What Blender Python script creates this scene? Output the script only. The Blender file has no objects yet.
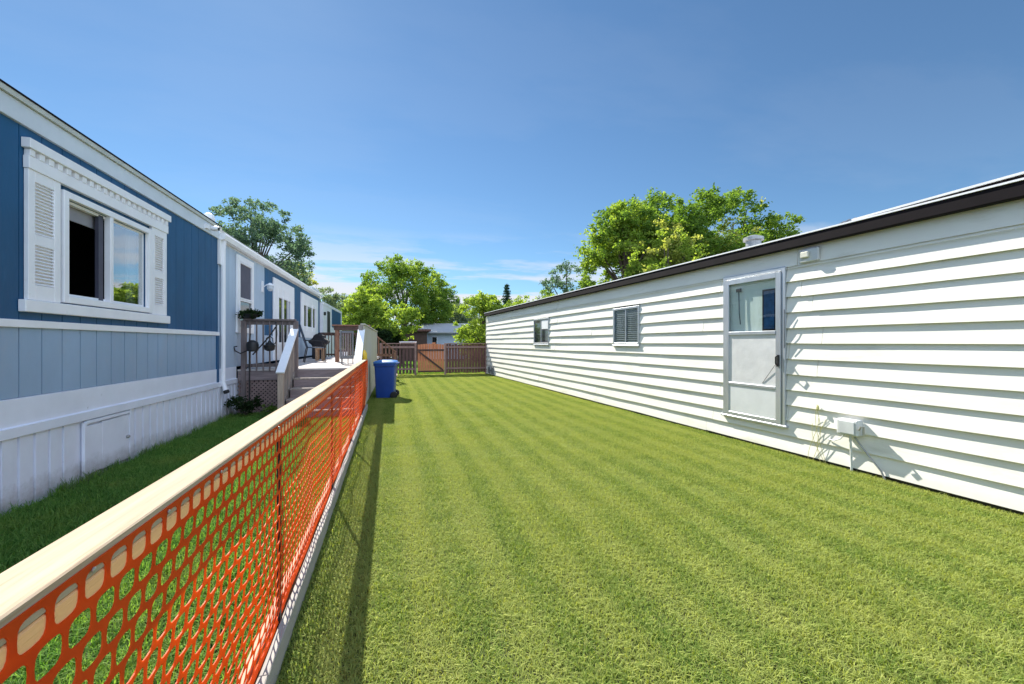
import bpy, bmesh, math, random
import numpy as np
from mathutils import Vector, Matrix
R = math.radians
random.seed(7); rng = np.random.default_rng(7)
sc = bpy.context.scene
C = sc.collection

# ------------------------------------------------------------ camera, sky, sun, exposure
YAW = math.atan(115/410)
cd = bpy.data.cameras.new('camera'); cam = bpy.data.objects.new('camera', cd); C.objects.link(cam)
cd.sensor_width = 36; cd.lens = 410/1024*36; cd.shift_y = 1.0/1024
cd.clip_start = 0.05; cd.clip_end = 3000
cam.location = (0, 0, 1.5); cam.rotation_euler = (R(90), 0, -YAW)
sc.camera = cam

SUN_DIR = Vector((0.34, -1.08, -1.0)).normalized()        # direction the light travels
to_sun = -SUN_DIR
sun_el = math.asin(to_sun.z); sun_az = math.atan2(to_sun.x, to_sun.y)   # azimuth clockwise from +y
w = bpy.data.worlds.new('World'); sc.world = w; w.use_nodes = True
nt = w.node_tree; N = nt.nodes; L = nt.links
bg = N['Background']; bg.inputs['Strength'].default_value = 0.070
sky = N.new('ShaderNodeTexSky'); sky.sky_type = 'NISHITA'; sky.sun_disc = False
sky.sun_elevation = sun_el; sky.sun_rotation = sun_az
sky.air_density = 1.0; sky.dust_density = 0.1; sky.ozone_density = 2.2; sky.altitude = 800
tc = N.new('ShaderNodeTexCoord'); sep = N.new('ShaderNodeSeparateXYZ'); L.new(tc.outputs['Generated'], sep.inputs[0])
def wm(op, a, b=None, clamp=False):
    n = N.new('ShaderNodeMath'); n.operation = op; n.use_clamp = clamp
    for i, v in enumerate((a, b)):
        if v is None: continue
        if isinstance(v, (int, float)): n.inputs[i].default_value = v
        else: L.new(v, n.inputs[i])
    return n.outputs[0]
zc = wm('ADD', wm('MAXIMUM', sep.outputs[2], 0.0), 0.06)
comb = N.new('ShaderNodeCombineXYZ')
L.new(wm('DIVIDE', sep.outputs[0], zc), comb.inputs[0]); L.new(wm('DIVIDE', sep.outputs[1], zc), comb.inputs[1])
cn = N.new('ShaderNodeTexNoise'); cn.inputs['Scale'].default_value = 0.75; cn.inputs['Detail'].default_value = 8; cn.inputs['Roughness'].default_value = 0.6
mp = N.new('ShaderNodeMapping'); mp.inputs['Location'].default_value = (4.2, 1.3, 0); mp.inputs['Rotation'].default_value = (0, 0, R(-14)); mp.inputs['Scale'].default_value = (0.55, 1.1, 1)
L.new(comb.outputs[0], mp.inputs[0]); L.new(mp.outputs[0], cn.inputs['Vector'])
cr = N.new('ShaderNodeMapRange'); cr.inputs[1].default_value = 0.47; cr.inputs[2].default_value = 0.555; L.new(cn.outputs['Fac'], cr.inputs[0])
low = N.new('ShaderNodeMapRange'); low.inputs[1].default_value = 0.26; low.inputs[2].default_value = 0.12; L.new(sep.outputs[2], low.inputs[0])
base = N.new('ShaderNodeMapRange'); base.inputs[1].default_value = 0.3; base.inputs[2].default_value = 1.0; base.inputs[3].default_value = 0.035; base.inputs[4].default_value = 0.02; L.new(sep.outputs[2], base.inputs[0])
lowf = wm('ADD', wm('MULTIPLY', low.outputs[0], 0.9), base.outputs[0], True)
fac = wm('MULTIPLY', cr.outputs[0], lowf, True)
mx = N.new('ShaderNodeMix'); mx.data_type = 'RGBA'
tn = N.new('ShaderNodeMix'); tn.data_type = 'RGBA'; tn.blend_type = 'MULTIPLY'; tn.inputs[0].default_value = 1; gm = N.new('ShaderNodeGamma'); gm.inputs[1].default_value = 0.92; L.new(sky.outputs[0], gm.inputs[0]); L.new(gm.outputs[0], tn.inputs[6]); tn.inputs[7].default_value = (0.64, 0.85, 0.96, 1)
L.new(fac, mx.inputs[0]); L.new(tn.outputs[2], mx.inputs[6]); mx.inputs[7].default_value = (5.3, 5.5, 5.9, 1)
# unseen bright bluish clouds behind the camera, added as fill for the shaded walls
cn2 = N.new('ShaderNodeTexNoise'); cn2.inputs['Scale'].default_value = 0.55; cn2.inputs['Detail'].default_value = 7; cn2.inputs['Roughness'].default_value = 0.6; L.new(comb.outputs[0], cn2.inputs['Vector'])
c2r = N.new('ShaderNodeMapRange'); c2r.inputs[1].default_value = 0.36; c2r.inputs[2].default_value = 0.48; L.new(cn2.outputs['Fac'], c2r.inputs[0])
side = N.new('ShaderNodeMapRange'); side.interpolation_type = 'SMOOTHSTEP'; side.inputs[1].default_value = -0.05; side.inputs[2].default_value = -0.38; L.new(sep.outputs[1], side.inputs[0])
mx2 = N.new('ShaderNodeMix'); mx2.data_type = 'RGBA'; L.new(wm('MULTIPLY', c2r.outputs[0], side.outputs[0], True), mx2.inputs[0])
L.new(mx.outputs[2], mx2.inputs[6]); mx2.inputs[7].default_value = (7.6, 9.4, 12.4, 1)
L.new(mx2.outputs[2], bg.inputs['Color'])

sl = bpy.data.lights.new('sun', 'SUN'); so = bpy.data.objects.new('sun', sl); C.objects.link(so)
sl.energy = 5.0; sl.angle = R(0.53); sl.color = (1.0, 0.95, 0.86)
so.rotation_euler = (-SUN_DIR).to_track_quat('Z', 'Y').to_euler()
sc.view_settings.view_transform = 'Standard'; sc.view_settings.look = 'None'
sc.view_settings.gamma = 1; sc.view_settings.exposure = 1.2; sc.view_settings.use_curve_mapping = False
sc.cycles.max_bounces = 7; sc.cycles.transparent_max_bounces = 12

# ------------------------------------------------------------ materials
def newmat(name):
    m = bpy.data.materials.new(name); m.use_nodes = True
    nt = m.node_tree; return m, nt, nt.nodes['Principled BSDF']
def setp(b, **k):
    for n, v in k.items():
        n = {'rough': 'Roughness', 'metal': 'Metallic', 'spec': 'Specular IOR Level', 'ior': 'IOR', 'alpha': 'Alpha'}[n]
        b.inputs[n].default_value = v
def splash(m, top, col, amt=0.7):
    '''splashed soil along the foot of a wall: ragged, thinning out upwards'''
    nt = m.node_tree; N = nt.nodes; L = nt.links; b = N['Principled BSDF']; src = b.inputs['Base Color'].links[0].from_socket
    t = N.new('ShaderNodeTexCoord'); se = N.new('ShaderNodeSeparateXYZ'); L.new(t.outputs['Object'], se.inputs[0])
    n = N.new('ShaderNodeTexNoise'); n.inputs['Scale'].default_value = 7; n.inputs['Detail'].default_value = 9; n.inputs['Roughness'].default_value = 0.75; L.new(t.outputs['Object'], n.inputs['Vector'])
    z = N.new('ShaderNodeMapRange'); z.inputs[1].default_value = top; z.inputs[2].default_value = 0.0; L.new(se.outputs[2], z.inputs[0])
    a = N.new('ShaderNodeMath'); a.operation = 'ADD'; L.new(z.outputs[0], a.inputs[0]); L.new(n.outputs['Fac'], a.inputs[1])
    r = N.new('ShaderNodeMapRange'); r.inputs[1].default_value = 0.78; r.inputs[2].default_value = 1.35; r.inputs[4].default_value = amt; L.new(a.outputs[0], r.inputs[0])
    x = N.new('ShaderNodeMix'); x.data_type = 'RGBA'; L.new(r.outputs[0], x.inputs[0]); L.new(src, x.inputs[6]); x.inputs[7].default_value = (*col, 1); L.new(x.outputs[2], b.inputs['Base Color'])
def mat(name, col, rough=0.6, metal=0.0, var=0.12, scale=6.0, stretch=(1, 1, 1), bump=0.0, bscale=60.0, col2=None, dirt=None, dirt_thr=(0.62, 0.75), dscale=3.0, spec=0.5):
    m, nt, b = newmat(name); N = nt.nodes; L = nt.links
    setp(b, rough=rough, metal=metal, spec=spec)
    t = N.new('ShaderNodeTexCoord'); mpn = N.new('ShaderNodeMapping'); mpn.inputs['Scale'].default_value = stretch
    L.new(t.outputs['Object'], mpn.inputs[0])
    no = N.new('ShaderNodeTexNoise'); no.inputs['Scale'].default_value = scale; no.inputs['Detail'].default_value = 6; no.inputs['Roughness'].default_value = 0.62
    L.new(mpn.outputs[0], no.inputs['Vector'])
    mr = N.new('ShaderNodeMapRange'); mr.inputs[1].default_value = 0.3; mr.inputs[2].default_value = 0.7; L.new(no.outputs['Fac'], mr.inputs[0])
    mx = N.new('ShaderNodeMix'); mx.data_type = 'RGBA'; L.new(mr.outputs[0], mx.inputs[0])
    c2 = col2 or tuple(min(1, c*(1+var)) for c in col); c1 = tuple(c*(1-var) for c in col)
    mx.inputs[6].default_value = (*c1, 1); mx.inputs[7].default_value = (*c2, 1)
    out = mx.outputs[2]
    if dirt:
        n2 = N.new('ShaderNodeTexNoise'); n2.inputs['Scale'].default_value = dscale; n2.inputs['Detail'].default_value = 9; n2.inputs['Roughness'].default_value = 0.7
        L.new(mpn.outputs[0], n2.inputs['Vector'])
        r2 = N.new('ShaderNodeMapRange'); r2.inputs[1].default_value = dirt_thr[0]; r2.inputs[2].default_value = dirt_thr[1]; L.new(n2.outputs['Fac'], r2.inputs[0])
        m2 = N.new('ShaderNodeMix'); m2.data_type = 'RGBA'; L.new(r2.outputs[0], m2.inputs[0]); L.new(out, m2.inputs[6]); m2.inputs[7].default_value = (*dirt, 1); out = m2.outputs[2]
    L.new(out, b.inputs['Base Color'])
    if bump:
        n3 = N.new('ShaderNodeTexNoise'); n3.inputs['Scale'].default_value = bscale; n3.inputs['Detail'].default_value = 5; L.new(mpn.outputs[0], n3.inputs['Vector'])
        bp = N.new('ShaderNodeBump'); bp.inputs['Strength'].default_value = bump; bp.inputs['Distance'].default_value = 0.01; L.new(n3.outputs['Fac'], bp.inputs['Height']); L.new(bp.outputs[0], b.inputs['Normal'])
    return m
def glass_mat(name, ior=1.75, tint=(0.9, 0.95, 0.95)):
    m, nt, b = newmat(name); N = nt.nodes; L = nt.links
    N.remove(b); o = N['Material Output']
    tr = N.new('ShaderNodeBsdfTransparent'); tr.inputs[0].default_value = (*tint, 1)
    gl = N.new('ShaderNodeBsdfGlossy'); gl.inputs['Roughness'].default_value = 0.01
    lw = N.new('ShaderNodeLayerWeight'); lw.inputs[0].default_value = 0.5; pw = N.new('ShaderNodeMath'); pw.operation = 'POWER'; pw.inputs[1].default_value = 3.2; L.new(lw.outputs['Facing'], pw.inputs[0])
    fr = N.new('ShaderNodeMath'); fr.operation = 'MULTIPLY_ADD'; fr.inputs[1].default_value = ior; fr.inputs[2].default_value = 0.05; fr.use_clamp = True; L.new(pw.outputs[0], fr.inputs[0])
    t = N.new('ShaderNodeTexCoord'); no = N.new('ShaderNodeTexNoise'); no.inputs['Scale'].default_value = 2.2; L.new(t.outputs['Object'], no.inputs['Vector'])
    bp = N.new('ShaderNodeBump'); bp.inputs['Strength'].default_value = 0.08; bp.inputs['Distance'].default_value = 0.02; L.new(no.outputs['Fac'], bp.inputs['Height']); L.new(bp.outputs[0], gl.inputs['Normal'])
    mx = N.new('ShaderNodeMixShader'); L.new(fr.outputs[0], mx.inputs[0]); L.new(tr.outputs[0], mx.inputs[1]); L.new(gl.outputs[0], mx.inputs[2]); L.new(mx.outputs[0], o.inputs[0])
    return m
def leafy(name, c1, c2, trans=0.45, wpos=None, stripes=False, tcol=None, rough=0.7):
    """two-sided leaf: colour from the per-face 'tint' attribute, plus slow variation over the ground"""
    m, nt, b = newmat(name); N = nt.nodes; L = nt.links; N.remove(b); o = N['Material Output']
    at = N.new('ShaderNodeAttribute'); at.attribute_name = 'tint'
    mx = N.new('ShaderNodeMix'); mx.data_type = 'RGBA'; L.new(at.outputs['Fac'], mx.inputs[0]); mx.inputs[6].default_value = (*c1, 1); mx.inputs[7].default_value = (*c2, 1)
    out = mx.outputs[2]
    if wpos:
        ge = N.new('ShaderNodeNewGeometry')
        for (scale, col, lo, hi, amt) in wpos:
            no = N.new('ShaderNodeTexNoise'); no.inputs['Scale'].default_value = scale; no.inputs['Detail'].default_value = 5; no.inputs['Roughness'].default_value = 0.6; L.new(ge.outputs['Position'], no.inputs['Vector'])
            r = N.new('ShaderNodeMapRange'); r.inputs[1].default_value = lo; r.inputs[2].default_value = hi; r.inputs[4].default_value = amt; L.new(no.outputs['Fac'], r.inputs[0])
            m2 = N.new('ShaderNodeMix'); m2.data_type = 'RGBA'; L.new(r.outputs[0], m2.inputs[0]); L.new(out, m2.inputs[6]); m2.inputs[7].default_value = (*col, 1); out = m2.outputs[2]
        if stripes:
            mp2 = N.new('ShaderNodeMapping'); mp2.inputs['Rotation'].default_value = (0, 0, R(-1.0)); L.new(ge.outputs['Position'], mp2.inputs[0])
            wv = N.new('ShaderNodeTexWave'); wv.inputs['Scale'].default_value = 0.70; wv.inputs['Distortion'].default_value = 2.2; wv.inputs['Detail'].default_value = 2; wv.inputs['Detail Scale'].default_value = 0.6; L.new(mp2.outputs[0], wv.inputs['Vector'])
            r = N.new('ShaderNodeMapRange'); r.inputs[1].default_value = 0.25; r.inputs[2].default_value = 0.75; r.inputs[4].default_value = 0.36; L.new(wv.outputs['Fac'], r.inputs[0])
            m2 = N.new('ShaderNodeMix'); m2.data_type = 'RGBA'; L.new(r.outputs[0], m2.inputs[0]); L.new(out, m2.inputs[6]); m2.inputs[7].default_value = (0.43, 0.46, 0.14, 1); out = m2.outputs[2]
    di = N.new('ShaderNodeBsdfPrincipled'); di.inputs['Roughness'].default_value = rough; di.inputs['Specular IOR Level'].default_value = 0.12; L.new(out, di.inputs['Base Color'])
    tr = N.new('ShaderNodeBsdfTranslucent')
    tm = N.new('ShaderNodeMix'); tm.data_type = 'RGBA'; tm.blend_type = 'MULTIPLY'; tm.inputs[0].default_value = 1; L.new(out, tm.inputs[6]); tm.inputs[7].default_value = (*(tcol or (1.5, 1.5, 0.7)), 1); L.new(tm.outputs[2], tr.inputs[0])
    ms = N.new('ShaderNodeMixShader'); ms.inputs[0].default_value = trans; L.new(di.outputs[0], ms.inputs[1]); L.new(tr.outputs[0], ms.inputs[2]); L.new(ms.outputs[0], o.inputs[0])
    return m

M = {}
M['blue'] = mat('deep_blue_paint', (0.007, 0.082, 0.195), 0.55, var=0.22, scale=1.6, stretch=(1, 1, 0.35), bump=0.15, bscale=40, dirt=(0.016, 0.11, 0.24), dirt_thr=(0.55, 0.8))
M['paleblue'] = mat('pale_blue_paint', (0.30, 0.42, 0.57), 0.5, var=0.10, scale=1.2, stretch=(1, 1, 0.5), bump=0.1, bscale=40, dirt=(0.33, 0.41, 0.52), dirt_thr=(0.5, 0.75))
M['greyblue'] = mat('grey_blue_paint', (0.44, 0.54, 0.66), 0.5, var=0.10, scale=1.2, stretch=(1, 1, 0.5), bump=0.1, bscale=40)
M['white'] = mat('white_paint', (0.88, 0.88, 0.90), 0.5, var=0.05, scale=3, bump=0.12, bscale=30, dirt=(0.5, 0.52, 0.5), dirt_thr=(0.62, 0.85))
M['greytrim'] = mat('grey_white_metal_trim', (0.66, 0.71, 0.76), 0.45, var=0.08, scale=2, dirt=(0.36, 0.38, 0.38), dirt_thr=(0.64, 0.8))
M['skirt'] = mat('worn_white_skirting', (0.82, 0.85, 0.94), 0.55, var=0.06, scale=2, bump=0.1, bscale=20, dirt=(0.22, 0.22, 0.2), dirt_thr=(0.66, 0.74), dscale=6)
M['siding'] = mat('cream_vinyl_siding', (0.81, 0.79, 0.72), 0.5, var=0.05, scale=1.3, stretch=(1, 0.5, 2), bump=0.12, bscale=9, dirt=(0.60, 0.58, 0.48), dirt_thr=(0.56, 0.80), dscale=2.2)
splash(M['siding'], 0.2, (0.45, 0.43, 0.33), 0.3); splash(M['skirt'], 0.35, (0.24, 0.23, 0.19), 0.6)
M['fascia'] = mat('dark_brown_gutter', (0.010, 0.007, 0.009), 0.8, var=0.3, scale=4, spec=0.15)
M['alu'] = mat('dull_aluminium', (0.50, 0.53, 0.56), 0.38, metal=0.55, var=0.12, scale=5, stretch=(1, 1, 0.3))
M['alupanel'] = mat('brushed_aluminium_panel', (0.74, 0.76, 0.78), 0.45, metal=0.2, var=0.08, scale=3)
M['plastic'] = mat('cloudy_plastic_sheet', (0.66, 0.66, 0.66), 0.3, var=0.10, scale=3.5, bump=0.5, bscale=5)
M['roof'] = mat('grey_roof_coating', (0.42, 0.42, 0.41), 0.7, var=0.12, scale=3)
M['black'] = mat('black_metal', (0.012, 0.012, 0.013), 0.5, var=0.3)
M['blackmat'] = mat('black_cover', (0.010, 0.010, 0.014), 0.8, var=0.3, bump=0.5, bscale=14)
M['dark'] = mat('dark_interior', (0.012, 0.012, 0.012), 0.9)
M['darkglass'] = mat('dark_window_glass', (0.02, 0.025, 0.03), 0.04, var=0.1); M['darkglass'].node_tree.nodes['Principled BSDF'].inputs['IOR'].default_value = 1.8
M['blind'] = mat('grey_blind', (0.30, 0.30, 0.33), 0.7, var=0.06)
M['glass'] = glass_mat('window_glass', 3.0); M['glassthin'] = glass_mat('storm_glass', 0.25)
M['curtain'] = mat('brown_curtain', (0.10, 0.085, 0.09), 0.8, var=0.1, scale=8, stretch=(1, 3, 0.2))
M['newwood'] = mat('fresh_pine', (0.95, 0.51, 0.24), 0.8, spec=0.1, var=0.10, scale=3.5, stretch=(14, 0.6, 14), bump=0.2, bscale=18, dirt=(0.55, 0.30, 0.15), dirt_thr=(0.6, 0.74), dscale=2.2)
M['paintwood'] = mat('whitewashed_pine', (0.44, 0.35, 0.255), 0.9, spec=0.05, var=0.16, scale=3.5, stretch=(14, 0.6, 14), bump=0.15, bscale=18, dirt=(0.30, 0.17, 0.09), dirt_thr=(0.57, 0.72), dscale=1.1)
M['baseboard'] = mat('weathered_pale_board', spec=0.1, col=(0.36, 0.34, 0.31), rough=0.85, var=0.16, scale=3, stretch=(10, 0.8, 10), bump=0.3, bscale=18, dirt=(0.26, 0.23, 0.18), dirt_thr=(0.55, 0.7), dscale=3)
M['greywood'] = mat('weathered_grey_wood', spec=0.1, col=(0.33, 0.28, 0.25), rough=0.85, var=0.25, scale=3, stretch=(6, 6, 1), bump=0.3, bscale=20)
M['deckwood'] = mat('weathered_deck_board', spec=0.1, col=(0.50, 0.46, 0.44), rough=0.85, var=0.15, scale=3, stretch=(1, 8, 8), bump=0.3, bscale=20)
M['rimwood'] = mat('purple_grey_deck_edge', (0.24, 0.19, 0.19), 0.75, var=0.25, scale=3, stretch=(1, 8, 8), bump=0.3, bscale=20)
M['brownwood'] = mat('dark_brown_stained_wood', (0.075, 0.040, 0.030), 0.7, var=0.3, scale=4, stretch=(6, 6, 1), bump=0.3)
M['redwood'] = mat('red_brown_cedar', (0.24, 0.115, 0.07), 0.7, var=0.3, scale=4, stretch=(6, 6, 1), bump=0.3)
M['gatewood'] = mat('orange_cedar', (0.56, 0.20, 0.09), 0.65, var=0.22, scale=5, stretch=(6, 6, 0.8), bump=0.3)
M['panelwood'] = mat('pale_weathered_panel', (0.50, 0.45, 0.37), 0.75, var=0.18, scale=3, stretch=(4, 5, 0.6), bump=0.3)
M['bin'] = mat('blue_bin_plastic', (0.008, 0.05, 0.27), 0.42, var=0.12, scale=3, bump=0.05)
M['binlid'] = mat('blue_bin_lid', (0.05, 0.16, 0.45), 0.35, var=0.12)
M['rubber'] = mat('black_rubber', (0.012, 0.012, 0.012), 0.75)
M['yellow'] = mat('yellow_plastic', (0.72, 0.46, 0.03), 0.4)
M['navy'] = mat('navy_chair_mesh', (0.02, 0.045, 0.085), 0.6)
M['tanwood'] = mat('tan_wood', (0.42, 0.27, 0.16), 0.6, var=0.2)
M['greymetal'] = mat('grey_metal', (0.16, 0.17, 0.19), 0.5, metal=0.3)
M['galv'] = mat('galvanised_metal', (0.36, 0.36, 0.35), 0.4, metal=0.6, var=0.15, scale=8)
M['box'] = mat('grey_white_box_paint', (0.62, 0.64, 0.64), 0.45, dirt=(0.4, 0.4, 0.38), dirt_thr=(0.6, 0.75))
M['bark'] = mat('tree_bark', (0.10, 0.075, 0.055), 0.9, var=0.3, scale=5, stretch=(4, 4, 1), bump=0.8, bscale=12)
M['soil'] = mat('lawn_soil', (0.05, 0.055, 0.02), 0.95, var=0.4, scale=9, bump=0.6, bscale=30)
M['hedgehouse'] = mat('pale_blue_white_house', (0.52, 0.60, 0.70), 0.6, var=0.06)
M['shingle'] = mat('pale_grey_shingle', (0.42, 0.42, 0.44), 0.8, var=0.12, scale=12)
M['vine'] = mat('dry_straw_vine', (0.42, 0.40, 0.16), 0.7)
def net_mat():
    m, nt, b = newmat('orange_safety_net'); N = nt.nodes; L = nt.links; o = N['Material Output']
    setp(b, rough=0.5, spec=0.2); pass
    t = N.new('ShaderNodeTexCoord'); no = N.new('ShaderNodeTexNoise'); no.inputs['Scale'].default_value = 5; no.inputs['Detail'].default_value = 5; L.new(t.outputs['Object'], no.inputs['Vector'])
    mx = N.new('ShaderNodeMix'); mx.data_type = 'RGBA'; L.new(no.outputs['Fac'], mx.inputs[0]); mx.inputs[6].default_value = (0.74, 0.055, 0.012, 1); mx.inputs[7].default_value = (0.92, 0.14, 0.028, 1); L.new(mx.outputs[2], b.inputs['Base Color'])
    tr = N.new('ShaderNodeBsdfTranslucent'); tr.inputs[0].default_value = (1.0, 0.34, 0.05, 1)
    ms = N.new('ShaderNodeMixShader'); ms.inputs[0].default_value = 0.5; L.new(b.outputs[0], ms.inputs[1]); L.new(tr.outputs[0], ms.inputs[2]); L.new(ms.outputs[0], o.inputs[0])
    return m
M['net'] = net_mat()
LAWN_VAR = [(0.9, (0.43, 0.44, 0.12), 0.42, 0.72, 0.35), (5.5, (0.11, 0.19, 0.02), 0.5, 0.72, 0.4), (22, (0.45, 0.42, 0.17), 0.55, 0.75, 0.4)]
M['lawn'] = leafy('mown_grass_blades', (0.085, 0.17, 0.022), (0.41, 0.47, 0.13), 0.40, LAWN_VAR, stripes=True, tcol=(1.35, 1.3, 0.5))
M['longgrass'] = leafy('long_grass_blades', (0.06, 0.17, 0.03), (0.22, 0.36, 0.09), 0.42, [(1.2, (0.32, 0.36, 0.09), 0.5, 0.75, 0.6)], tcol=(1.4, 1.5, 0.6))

# ------------------------------------------------------------ mesh helpers
class MB:
    def __init__(s): s.v = []; s.f = []
    def add(s, vs, fs):
        o = len(s.v); s.v += [tuple(v) for v in vs]; s.f += [tuple(i+o for i in f) for f in fs]; return s
    def box(s, x0, x1, y0, y1, z0, z1):
        if x0 > x1: x0, x1 = x1, x0
        if y0 > y1: y0, y1 = y1, y0
        if z0 > z1: z0, z1 = z1, z0
        return s.add([(x0,y0,z0),(x1,y0,z0),(x1,y1,z0),(x0,y1,z0),(x0,y0,z1),(x1,y0,z1),(x1,y1,z1),(x0,y1,z1)],
                     [(0,3,2,1),(4,5,6,7),(0,1,5,4),(1,2,6,5),(2,3,7,6),(3,0,4,7)])
    def beam(s, a, b, wd, h, up=(0, 0, 1)):
        a = Vector(a); b = Vector(b); d = (b-a).normalized(); up = Vector(up)
        sd = d.cross(up).normalized(); u = sd.cross(d).normalized()
        vs = [p + sd*i*wd/2 + u*j*h/2 for p in (a, b) for i, j in ((-1,-1),(1,-1),(1,1),(-1,1))]
        return s.add(vs, [(3,2,1,0),(4,5,6,7),(0,1,5,4),(1,2,6,5),(2,3,7,6),(3,0,4,7)])
    def prism(s, prof, y0, y1, axis='y'):
        """profile given as (x,z) points, extruded along y (or profile (y,z) along x)"""
        n = len(prof)
        if axis == 'y': vs = [(p[0], y0, p[1]) for p in prof] + [(p[0], y1, p[1]) for p in prof]
        else: vs = [(y0, p[0], p[1]) for p in prof] + [(y1, p[0], p[1]) for p in prof]
        return s.add(vs, [tuple(range(n))[::-1], tuple(range(n, 2*n))] + [(i, (i+1) % n, n+(i+1) % n, n+i) for i in range(n)])
    def tube(s, pts, r, n=8, cap=True):
        pts = [Vector(p) for p in pts]; rs = r if isinstance(r, (list, tuple)) else [r]*len(pts)
        rings = []; prev = None
        for i, p in enumerate(pts):
            d = (pts[min(i+1, len(pts)-1)] - pts[max(i-1, 0)]).normalized()
            if prev is None: a = d.orthogonal().normalized()
            else:
                a = prev - d*prev.dot(d)
                a = a.normalized() if a.length > 1e-6 else d.orthogonal().normalized()
            prev = a; bb = d.cross(a)
            rings.append([p + (a*math.cos(t) + bb*math.sin(t))*rs[i] for t in [2*math.pi*k/n for k in range(n)]])
        vs = [v for rg in rings for v in rg]; fs = []
        for i in range(len(pts)-1):
            for k in range(n): fs.append((i*n+k, i*n+(k+1) % n, (i+1)*n+(k+1) % n, (i+1)*n+k))
        if cap: fs += [tuple(range(n))[::-1], tuple((len(pts)-1)*n+k for k in range(n))]
        return s.add(vs, fs)
    def lathe(s, prof, c=(0, 0, 0), n=24, axis='z'):
        vs = []
        for r, h in prof:
            for k in range(n):
                t = 2*math.pi*k/n; x, y = r*math.cos(t), r*math.sin(t)
                vs.append((c[0]+x, c[1]+y, c[2]+h) if axis == 'z' else ((c[0]+h, c[1]+x, c[2]+y) if axis == 'x' else (c[0]+x, c[1]+h, c[2]+y)))
        fs = []
        for i in range(len(prof)-1):
            for k in range(n): fs.append((i*n+k, i*n+(k+1) % n, (i+1)*n+(k+1) % n, (i+1)*n+k))
        fs += [tuple(range(n))[::-1], tuple((len(prof)-1)*n+k for k in range(n))]
        return s.add(vs, fs)
    def build(s, name, m, parent=None, bevel=0.0, smooth=False, label=None):
        me = bpy.data.meshes.new(name); me.from_pydata(s.v, [], s.f); me.update()
        bm = bmesh.new(); bm.from_mesh(me); bmesh.ops.recalc_face_normals(bm, faces=bm.faces); bm.to_mesh(me); bm.free()
        if smooth:
            me.polygons.foreach_set('use_smooth', [True]*len(me.polygons))
            try: me.set_sharp_from_angle(angle=R(40))
            except Exception: pass
        me.materials.append(m); o = bpy.data.objects.new(name, me); C.objects.link(o)
        if parent: o.parent = parent
        if bevel:
            b = o.modifiers.new('bevel', 'BEVEL'); b.width = bevel; b.segments = 1; b.limit_method = 'ANGLE'; b.angle_limit = R(40)
        if label: o['label'] = label
        return o
def empty(name, label, cat, loc=(0, 0, 0), rz=0, group=None):
    o = bpy.data.objects.new(name, None); C.objects.link(o); o.location = loc; o.rotation_euler = (0, 0, rz)
    o.empty_display_size = 0.2; return tag(o, label, cat, group)
def tag(o, label=None, cat=None, group=None, kind=None):
    if label: o['label'] = label
    if cat: o['category'] = cat
    if group: o['group'] = group
    if kind: o['kind'] = kind
    return o
def npmesh(name, V, F, m, tint=None, parent=None):
    """V (n,3), F (k,4) or (k,3) numpy"""
    me = bpy.data.meshes.new(name); k, c = F.shape
    me.vertices.add(len(V)); me.vertices.foreach_set('co', np.ascontiguousarray(V, dtype=np.float32).ravel())
    me.loops.add(k*c); me.loops.foreach_set('vertex_index', np.ascontiguousarray(F, dtype=np.int32).ravel())
    me.polygons.add(k); me.polygons.foreach_set('loop_start', np.arange(0, k*c, c, dtype=np.int32)); me.polygons.foreach_set('loop_total', np.full(k, c, dtype=np.int32))
    me.update(calc_edges=True); me.validate()
    if tint is not None:
        a = me.attributes.new('tint', 'FLOAT', 'FACE'); a.data.foreach_set('value', tint.astype(np.float32))
    me.materials.append(m); o = bpy.data.objects.new(name, me); C.objects.link(o)
    if parent: o.parent = parent
    return o

# ------------------------------------------------------------ ground
g = MB(); g.add([(-400, -400, 0), (400, -400, 0), (400, 600, 0), (-400, 600, 0)], [(0, 1, 2, 3)])
tag(g.build('ground', M['soil']), kind='structure')

def blades(n, size, hmin, hmax, wd, lean):
    """a square of bent grass blades: each is a quad and a tip quad"""
    x = rng.uniform(-size/2, size/2, n); y = rng.uniform(-size/2, size/2, n)
    h = rng.uniform(hmin, hmax, n); a = rng.uniform(0, 2*np.pi, n); ln = rng.uniform(0.15, 1, n)*lean*h; wv = rng.uniform(0.6, 1.2, n)*wd
    ta = a + rng.uniform(-0.7, 0.7, n)
    dx, dy = np.cos(a), np.sin(a); sx, sy = -np.sin(ta)*wv/2, np.cos(ta)*wv/2
    z0 = np.zeros(n)
    P = [(x-sx, y-sy, z0), (x+sx, y+sy, z0),
         (x+sx*0.9+dx*ln*0.35, y+sy*0.9+dy*ln*0.35, h*0.6), (x-sx*0.9+dx*ln*0.35, y-sy*0.9+dy*ln*0.35, h*0.6),
         (x+sx*0.25+dx*ln, y+sy*0.25+dy*ln, h*np.clip(1-0.25*ln/h, 0.3, 1)), (x-sx*0.25+dx*ln, y-sy*0.25+dy*ln, h*np.clip(1-0.25*ln/h, 0.3, 1))]
    V = np.stack([np.stack(p, 1) for p in P], 1).reshape(-1, 3); b = np.arange(n)[:, None]*6
    F = np.concatenate([b+np.array([0, 1, 2, 3]), b+np.array([3, 2, 4, 5])], 0)
    t = rng.random(n); return V, F, np.concatenate([t, t])
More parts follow.
